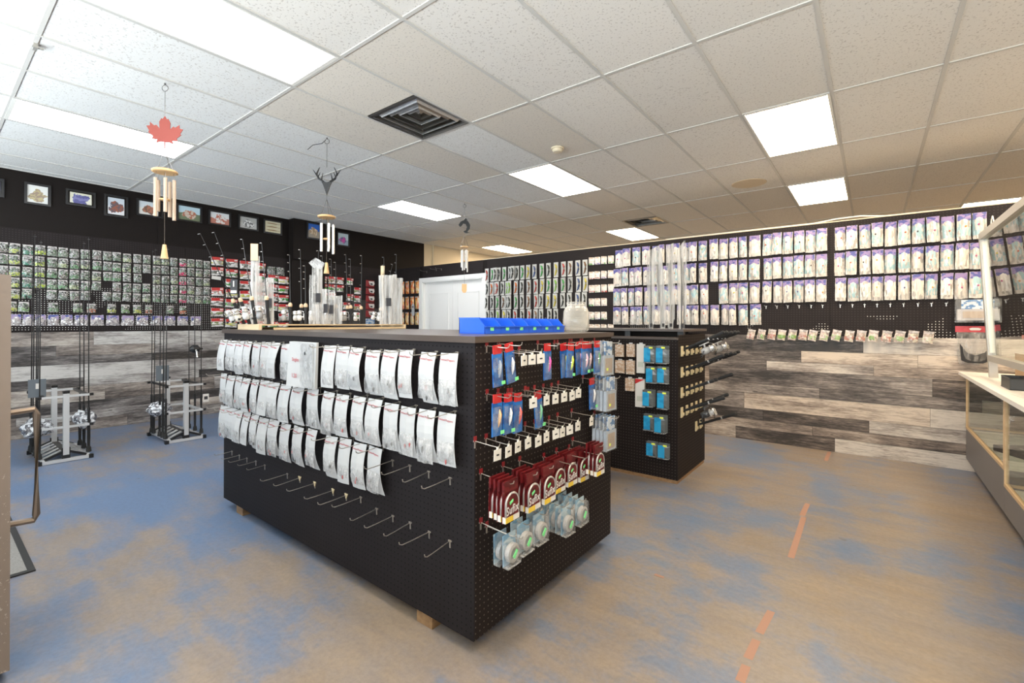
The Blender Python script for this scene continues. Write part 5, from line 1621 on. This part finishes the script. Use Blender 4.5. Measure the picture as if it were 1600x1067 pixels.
# rod holders on the stand side
rows5 = [(1.19, 5, (0, 1, 2, 3, 4)), (1.02, 5, (0, 1, 2, 3, 4)), (0.79, 5, (0, 1, 2)), (0.565, 5, (0, 1)), (0.39, 2, (0,))]
yy = [SY0 + 0.09 + 0.135 * k for k in range(5)]
zr = [onx(1063, 549, SX1).z, onx(1063, 582, SX1).z, onx(1063, 614, SX1).z, onx(1063, 645, SX1).z, onx(1090, 664, SX1).z]
for r, (_, n, hs) in enumerate(rows5):
    z = zr[r]
    for k in range(n):
        y = yy[k] if n == 5 else yy[k + 3]
        t = thing('rod_clip', 'cream rod clip on the stand side, %s row, %s from the near corner' % (ROWN[r], nth(k)), 'clip', (SX1, y, z), R90, 'cream rod clips on the stand side')
        add('plate', MB().box((0, -0.004, 0), (0.045, 0.008, 0.085)), 'cream_plastic', t)
        for q in (-0.015, 0.015): add('jaw', cached(('jaw',), lambda: MB().box((0, -0.013, -0.015), (0.008, 0.014, 0.024))), 'cream_plastic', t, (q, 0, 0))
        if k not in hs: continue
        L = 0.34 if (r != 2 or k == 2) else 0.25
        el = math.radians(24 + rr.uniform(-2, 2))
        t = thing('ice_rod', 'black rod handle poking out of a cream clip, %s row, %s from the near corner' % (ROWN[r], nth(k)), 'fishing rod', (SX1 + 0.028, y, z + 0.02), (0, PI / 2 - el, rr.uniform(-0.06, 0.06)), 'rods held in the cream clips')
        add('grip', MB().lathe([(0.009, -0.005), (0.011, 0.05), (0.010, 0.1)], 10), 'grip_black', t)
        add('reel_seat', MB().lathe([(0.012, 0.1), (0.012, 0.2), (0.010, 0.21)], 10), 'black_plastic', t)
        add('butt_grip', MB().lathe([(0.012, 0.21), (0.014, L - 0.03), (0.016, L - 0.01), (0.011, L)], 10), 'grip_black', t)
        add('collar', MB().lathe([(0.0135, 0.205), (0.0135, 0.215)], 10), 'bright_metal', t)
        if (r, k) in ((0, 0), (0, 3), (3, 0)):
            reel_parts(t, (0.012, 0, 0.15), (0.42, 0.41, 0.4) if r == 0 else (0.05, 0.05, 0.05), 1.6, (0, 0, PI))

# ================================================================ ROD RACKS ON THE FLOOR
def floor_rack(x, y, lab):
    t = thing('rod_floor_rack', lab, 'rod rack', (x, y, 0))
    for sx_ in (-1, 1):
        X = sx_ * 0.31
        f = add('foot_bar', MB().box((X, 0, 0.02), (0.035, 0.33, 0.03)), 'silver_paint', t)
        for s in (-1, 1): add('end_cap', MB().box((X, s * 0.178, 0.02), (0.04, 0.035, 0.036)), 'black_plastic', f)
        up = add('upright', MB().box((X, 0, 0.36), (0.042, 0.042, 0.58)), 'silver_paint', t)
        add('top_cap', MB().box((X, 0, 0.66), (0.046, 0.046, 0.025)), 'black_plastic', up)
        br = add('bracket', MB().box((X, 0, 0.085), (0.03, 0.06, 0.1)), 'black_plastic', t)
        for s in (-1, 1):
            m = MB().box((X, s * 0.075, 0.075), (0.025, 0.15, 0.02), Matrix.Rotation(-s * 0.42, 3, 'X'))
            add('sloped_arm', m, 'black_plastic', t)
        for z in (0.33, 0.62):
            c = add('cross_bar', MB().box((X, 0, z), (0.02, 0.34, 0.02)), 'silver_paint', t)
            for s in (-1, 1): add('end_cap', MB().box((X, s * 0.18, z), (0.024, 0.03, 0.024)), 'black_plastic', c)
    for s in (-1, 1):
        for z, w in ((0.33, 0.012), (0.62, 0.012)):
            add('rod_rail', MB().box((0, s * 0.15, z), (0.62, 0.022, 0.022)), 'black_plastic' if z > 0.5 else 'silver_paint', t)
        add('butt_rail', MB().box((0, s * 0.155, 0.035), (0.62, 0.03, 0.02)), 'silver_paint', t)
        for k in range(5):
            m = MB().box((-0.24 + 0.12 * k, s * 0.085, 0.075), (0.05, 0.13, 0.006), Matrix.Rotation(-s * 0.42, 3, 'X'))
            add('tray_slat', m, 'silver_paint', t)
    add('base_beam', MB().box((0, 0, 0.075), (0.6, 0.05, 0.04)), 'black_plastic', t)
    return t


RA = (-6.33, 0.865)
RBK = (-6.345, 1.84)
floor_rack(*RA, 'silver and black rod rack on the floor next to the grey cabinet')
floor_rack(*RBK, 'silver and black rod rack on the floor nearer the white card island')


def long_rod(x, y, s, L, lab, group, yaw=0.0):
    t = thing('fishing_rod', lab, 'fishing rod', (x, y, 0.047), (s * 0.004, rr.uniform(-0.008, 0.008), yaw), group)
    add('butt_cap', MB().lathe([(0.012, 0), (0.022, 0.004), (0.018, 0.045), (0.011, 0.06)], 8), 'black_rubber', t)
    add('grip', MB().lathe([(0.011, 0.06), (0.013, 0.15), (0.012, 0.3), (0.008, 0.32)], 8), 'grip_black', t)
    add('reel_seat', MB().lathe([(0.011, 0.32), (0.011, 0.43), (0.009, 0.44)], 8), 'black_plastic', t)
    b = add('blank', MB().tube([(0, 0, 0.44), (0, 0, L * 0.6), (0, 0, L)], [0.0055, 0.004, 0.002], 6), 'black_plastic', t)
    g = MB()
    for q in (0.5, 0.66, 0.8, 0.9, 0.99):
        g.ring((0.012, 0, L * q), 0.009, 0.002, 'z', 8, 4)
    add('guides', g, 'dark_metal', b)


for ri, ((X, Y), nm) in enumerate(((RA, 'rack next to the grey cabinet'), (RBK, 'rack nearer the island'))):
    for s in (-1, 1):
        for k in range(6):
            if (s == 1 and k in (0, 2, 4)) or (s == -1 and k == 2): continue
            long_rod(X - 0.25 + 0.1 * k + rr.uniform(-.012, .012), Y + s * 0.172, s, rr.uniform(1.85, 2.15), 'long black rod, %s, %s side, %s from aisle end' % (nm, 'door' if s < 0 else 'island', nth(5 - k)), 'long rods in the floor racks')


def foil(px, py, x, lab, sc, seed):
    p = onx(px, py, x)
    r = random.Random(seed)
    bm = bmesh.new()
    bmesh.ops.create_icosphere(bm, subdivisions=3, radius=1)
    for v in bm.verts:
        k = 1 + r.uniform(-0.22, 0.22)
        v.co = Vector((v.co.x * sc[0] * k, v.co.y * sc[1] * k, v.co.z * sc[2] * k))
    me = bpy.data.meshes.new('wrapped_reel')
    bm.to_mesh(me)
    bm.free()
    tag(add('wrapped_reel', me, 'foil_bag', None, tuple(p)), lab, 'wrapped reel', 'reels wrapped in crinkled plastic')


foil(58, 668, -6.25, 'crinkled plastic wrapped reels on the rack by the grey cabinet, door side', (0.16, 0.11, 0.085), 1)
foil(131, 654, -6.25, 'crinkled plastic wrapped reels on the rack by the grey cabinet, island side', (0.15, 0.085, 0.085), 2)
foil(249, 639, -6.35, 'crinkled plastic wrapped reels on the rack nearer the island', (0.14, 0.1, 0.075), 3)
for k, (X, Y) in enumerate((RA, RBK)):
    o = tag(add('hang_card', MB().box((0, -0.1, 0.0), (0.004, 0.12, 0.17)), 'tinted', None, (X + 0.152 - 0.1 * k * 0, Y - 0.075, 0.70 + 0.06 * k), color=(0.12, 0.14, 0.16)), 'dark grey card hung on the rods of the %s' % ('rack next to the grey cabinet' if k == 0 else 'rack nearer the island'), 'card')
    add('white_label', MB().box((0.003, -0.1, 0.02), (0.003, 0.02, 0.05)), 'paper', o)
p = onx(281, 568, -6.1)
t = thing('bait_reel', 'black spinning reel high on a rod of the rack nearer the island', 'reel', (-6.095, RBK[1] + 0.10, 1.02))
add('reel_body', MB().lathe([(0.02, -0.05), (0.045, -0.02), (0.045, 0.03), (0.02, 0.05)], 12, 'y'), 'black_plastic', t)
add('crank', MB().tube([(0.03, 0, 0), (0.07, 0, -0.03), (0.09, 0, -0.09)], 0.008, 6), 'bright_metal', t)
add('foot', MB().box((0.0, 0.055, 0), (0.02, 0.05, 0.02)), 'black_plastic', t)
o = tag(add('price_tag', MB().box((0, 0, 0), (0.004, 0.06, 0.09)), 'paper', None, (-6.02, 2.03, 0.46)), 'white price tag on the rack nearer the island', 'price tag')
add('printed_patch', MB().box((0.003, 0, 0.0), (0.002, 0.035, 0.035)), 'dark_ink', o)

# ================================================================ CABINET AND MAT BY THE ENTRANCE
def rounded_cabinet():
    t = thing('metal_cabinet', 'tall brown-grey metal cabinet with a bar handle at the picture edge of the entrance mat', 'cabinet', (-2.83, -0.16, 0))
    t['label'] = 'tall brown-grey metal cabinet with a bronze bar handle beside the entrance mat'
    bm = bmesh.new()
    bmesh.ops.create_cube(bm, size=1)
    for v in bm.verts: v.co = Vector((v.co.x * 0.66, v.co.y * 0.68, v.co.z * 1.51 + 0.765))
    bmesh.ops.bevel(bm, geom=[e for e in bm.edges], offset=0.022, segments=4, affect='EDGES')
    me = bpy.data.meshes.new('body')
    bm.to_mesh(me); bm.free()
    add('body', me, 'cabinet_metal', t)
    add('door', MB().box((0, 0.357, 0.77), (0.64, 0.03, 1.46)), 'cabinet_metal', t)
    for s in (-1, 1): add('leg', MB().box((s * 0.28, 0.3, 0.006), (0.04, 0.04, 0.012)).box((s * 0.28, -0.3, 0.006), (0.04, 0.04, 0.012)), 'black_plastic', t)
    h = add('handle', MB().tube([(0.27, 0.37, 0.985), (0.27, 0.438, 0.99), (0.27, 0.445, 0.97), (0.27, 0.445, 0.58), (0.27, 0.438, 0.56), (0.27, 0.37, 0.565)], 0.012, 8), 'handle_bronze', t)
    return t


plain('handle_bronze', (0.2, 0.16, 0.13), 0.3, 0.7)
rounded_cabinet()
t = thing('entrance_mat', 'grey ribbed entrance mat on the floor behind the cabinet', 'mat', (-4.25, -0.1, 0))
add('pile', MB().box((0, 0, 0.005), (1.42, 0.92, 0.008)), 'mat_ribbed', t)
m = MB()
for s in (-1, 1):
    m.box((s * 0.725, 0, 0.004), (0.03, 0.98, 0.007)); m.box((0, s * 0.475, 0.004), (1.42, 0.03, 0.007))
add('rubber_edge', m, 'black_rubber', t)

# ================================================================ COUNTER
def case(y0, y1, zg, lab, seed):
    X0, X1 = 0.67, 1.26
    t = thing('display_case', lab, 'display case', (X0, (y0 + y1) / 2, 0))
    yc = (y0 + y1) / 2
    L = y1 - y0
    B = lambda a, b: MB().span((a[0] - X0, a[1] - yc, a[2]), (b[0] - X0, b[1] - yc, b[2]))
    add('toe_kick', B((0.77, y0, 0), (X1, y1, 0.13)), 'case_grey', t)
    add('base_panel', B((X0, y0, 0.13), (X0 + 0.02, y1, zg)), 'case_grey', t)
    add('end_panel', B((X0 + 0.02, y1 - 0.02, 0.13), (X1, y1, zg)), 'case_grey', t)
    add('end_panel', B((X0 + 0.02, y0, 0.13), (X1, y0 + 0.02, zg)), 'case_grey', t)
    add('deck', B((X0 + 0.02, y0 + 0.02, zg - 0.03), (X1 - 0.02, y1 - 0.02, zg - 0.01)), 'case_deck', t)
    add('back_panel', B((X1 - 0.02, y0 + 0.02, 0.13), (X1, y1 - 0.02, zg)), 'case_deck', t)
    add('sliding_glass', B((X1 - 0.016, y0 + 0.02, zg), (X1 - 0.01, y1 - 0.02, 0.872)), 'glass_clear', t)
    f = MB()
    for q in (((X0 - 0.003, y0, zg), (X0 + 0.018, y0 + 0.022, 0.875)), ((X0 - 0.003, y1 - 0.022, zg), (X0 + 0.018, y1, 0.875)), ((X0 - 0.003, y0 + 0.022, zg), (X0 + 0.018, y1 - 0.022, zg + 0.022)), ((X0 - 0.003, y0 + 0.022, 0.855), (X0 + 0.018, y1 - 0.022, 0.875)), ((X1 - 0.022, y1 - 0.022, zg), (X1, y1, 0.875)), ((X0 + 0.018, y1 - 0.018, zg), (X1 - 0.022, y1, zg + 0.018))):
        f.span(tuple(q[0][i] - (X0, yc, 0)[i] for i in range(3)), tuple(q[1][i] - (X0, yc, 0)[i] for i in range(3)))
    add('wooden_frame', f, 'trim_wood', t)
    add('front_glass', B((X0 + 0.004, y0 + 0.022, zg + 0.022), (X0 + 0.009, y1 - 0.022, 0.855)), 'glass_clear', t)
    add('end_glass', B((X0 + 0.018, y1 - 0.011, zg + 0.018), (X1 - 0.022, y1 - 0.006, 0.872)), 'glass_clear', t)
    if seed == 2: add('glass_shelf', B((X0 + 0.1, y0 + 0.03, 0.6), (X1 - 0.03, y1 - 0.03, 0.606)), 'glass_clear', t)
    return t


case(4.275, 5.80, 0.40, 'grey display case with glass front against the plank wall', 1)
case(2.1, 4.27, 0.30, 'grey display case with deeper glass front, away from the plank wall', 2)
tag(add('counter_top', MB().span((0.62, 2.1, 0.878), (1.3, 5.82, 0.905)), 'counter_white'), 'white counter top over the glass display cases', 'counter top')
p = onx(1548, 690, 0.85)
t = thing('black_box', 'flat black box with white print inside the display case', 'box', (0.905, 4.86, 0.391), (0, 0, 0.5))
add('box', MB().box((0, 0, 0.022), (0.24, 0.34, 0.044)), 'black_plastic', t)
for k in range(3): add('white_print', MB().box((-0.03 + 0.03 * k, 0.02, 0.0448), (0.014, 0.1 - 0.02 * (k == 1), 0.0012)), 'paper', t)

# framed glass screen standing on the counter, leaning a little to the customers
t = thing('glass_screen', 'aluminium framed glass screen standing on the counter', 'glass screen', (0.77, 5.33, 0.9072))
ang = math.atan2(0.055, 1.02)
RM = Matrix.Rotation(-ang, 3, 'Y')
def gs(name, y0, y1, z0, z1, th, mat, xo=0.0):
    m = MB().box((xo, (y0 + y1) / 2 - 5.33, (z0 + z1) / 2), (th, y1 - y0, z1 - z0))
    m.v = [tuple(RM @ Vector(v)) for v in m.v]
    return add(name, m, mat, t)
gs('stile', 5.285, 5.33, 0.0, 1.165, 0.05, 'aluminium')
gs('stile', 2.5, 2.545, 0.0, 1.165, 0.05, 'aluminium')
gs('bottom_rail', 2.545, 5.285, 0.135, 0.18, 0.05, 'aluminium')
gs('top_rail', 2.545, 5.285, 1.115, 1.165, 0.05, 'aluminium')
gs('glass', 2.545, 5.285, 0.18, 1.115, 0.006, 'glass_clear')
gs('hook_strip', 5.265, 5.285, 0.2, 1.1, 0.03, 'white_plastic')
h = tag(add('wire_hanger', MB().tube([(0, 0, 0), (0, -0.02, 0.05), (0, -0.06, 0.07), (0, -0.1, 0.03), (0, -0.1, -0.01)], 0.004, 6), 'white_plastic', None, (0.705, 4.98, 2.07)), 'white wire hook on top of the glass screen', 'hook')

# things on the counter
p = onz(1554, 600, 0.905)
t = thing('wire_basket', 'black wire mesh desk basket on the counter end', 'basket', (0.80, 4.5, 0.905))
m = MB()
bw, bl_, bh = 0.18, 0.26, 0.075
for z in (0.003, bh):
    for a, b in (((-bw / 2, -bl_ / 2), (bw / 2, -bl_ / 2)), ((bw / 2, -bl_ / 2), (bw / 2, bl_ / 2)), ((bw / 2, bl_ / 2), (-bw / 2, bl_ / 2)), ((-bw / 2, bl_ / 2), (-bw / 2, -bl_ / 2))):
        m.tube([(*a, z), (*b, z)], 0.004, 5)
add('rim', m, 'black_plastic', t)
plain('mesh_black', (0.03, 0.03, 0.03), 0.5)
for s in (-1, 1):
    add('mesh_side', MB().box((s * bw / 2, 0, bh / 2), (0.003, bl_, bh)), 'mesh_black', t)
    add('mesh_end', MB().box((0, s * bl_ / 2, bh / 2), (bw, 0.003, bh)), 'mesh_black', t)
add('divider', MB().box((0, 0, bh / 2), (bw, 0.003, bh * 0.9)), 'mesh_black', t)
add('divider', MB().box((0, 0, bh / 2), (0.003, bl_, bh * 0.9)), 'mesh_black', t)
add('base', MB().box((0, 0, 0.003), (bw, bl_, 0.003)), 'mesh_black', t)
tag(add('notepad', MB().box((0, 0, 0.05), (0.07, 0.012, 0.1), Matrix.Rotation(0.35, 3, 'X')), 'paper', None, (0.846, 4.58, 0.909)), 'white notepad standing in the wire basket', 'notepad')
t = thing('card_terminal', 'black card terminal on the counter beside the wire basket', 'card terminal', (1.05, 4.36, 0.905), (0, 0, 0.5))
m = MB().prism([(-0.1, 0), (0.1, 0), (0.1, 0.05), (0.02, 0.09), (-0.08, 0.12), (-0.1, 0.1)], -0.08, 0.08)
add('body', m, 'black_plastic', t)
add('screen', MB().box((-0.03, 0, 0.108), (0.08, 0.11, 0.004), Matrix.Rotation(0.29, 3, 'Y')), 'screen', t)
for i in range(3):
    for j in range(3): add('key', MB().box((0.035 + 0.024 * i, -0.04 + 0.04 * j, 0.086 - 0.012 * i), (0.014, 0.026, 0.006), Matrix.Rotation(0.46, 3, 'Y')), 'case_grey', t)
t = thing('carton', 'tan cardboard carton on the counter behind the glass screen', 'carton', (0.96, 4.85, 0.905), (0, 0, 0.05))
add('box', MB().box((0, 0, 0.1), (0.22, 0.36, 0.2)), 'tinted', t, color=(0.55, 0.34, 0.17))
add('flap', MB().box((-0.115, 0, 0.19), (0.006, 0.3, 0.05)), 'tinted', t, color=(0.5, 0.3, 0.15))
add('blue_label', MB().box((-0.112, -0.15, 0.1), (0.004, 0.05, 0.1)), 'sky_card', t)
YL = (0.75, 0.55, 0.05)
for k, (y, z, rot, lab) in enumerate(((4.78, 1.111, 0.1, 'yellow snack bag with a red band on the carton, nearer the plank wall'), (4.62, 1.111, -0.1, 'yellow and green snack bag with a red band on the carton'))):
    t = thing('snack_bag', lab, 'snack bag', (0.93, y + 0.1 * (k == 0), z), (0, 0, PI / 2 + PI + rot))
    t.location.y = (4.93, 4.76)[k]
    add('bag', MB().pillow(0.16, 0.22, 0.05, 4, 6, jit=0.006), 'tinted_gloss', t, (0, 0, 0.22), color=YL)
    add('red_band', MB().box((0, -0.052, 0.13), (0.13, 0.006, 0.03)), 'red_header', t)
    add('top_seal', MB().box((0, -0.006, 0.225), (0.16, 0.006, 0.02)), 'tinted', t, color=(0.05, 0.3, 0.12) if k else YL)
tag(add('paper_slip', MB().box((0, 0, 0.001), (0.1, 0.16, 0.002)), 'paper', None, (0.74, 4.05, 0.905), (0, 0, 0.3)), 'loose white paper slip on the counter top', 'paper')

# white cable lying along the top of the partition
tag(add('cable', MB().tube([(-2.1, YB + 0.03, 2.412), (-1.2, YB + 0.02, 2.412), (-0.5, YB + 0.03, 2.412), (-0.3, YB + 0.01, 2.43), (-0.1, YB + 0.02, 2.435), (0.1, YB + 0.04, 2.412), (0.5, YB + 0.05, 2.412)], 0.007, 6), 'white_plastic'), 'thin white cable lying along the top edge of the partition', 'cable')
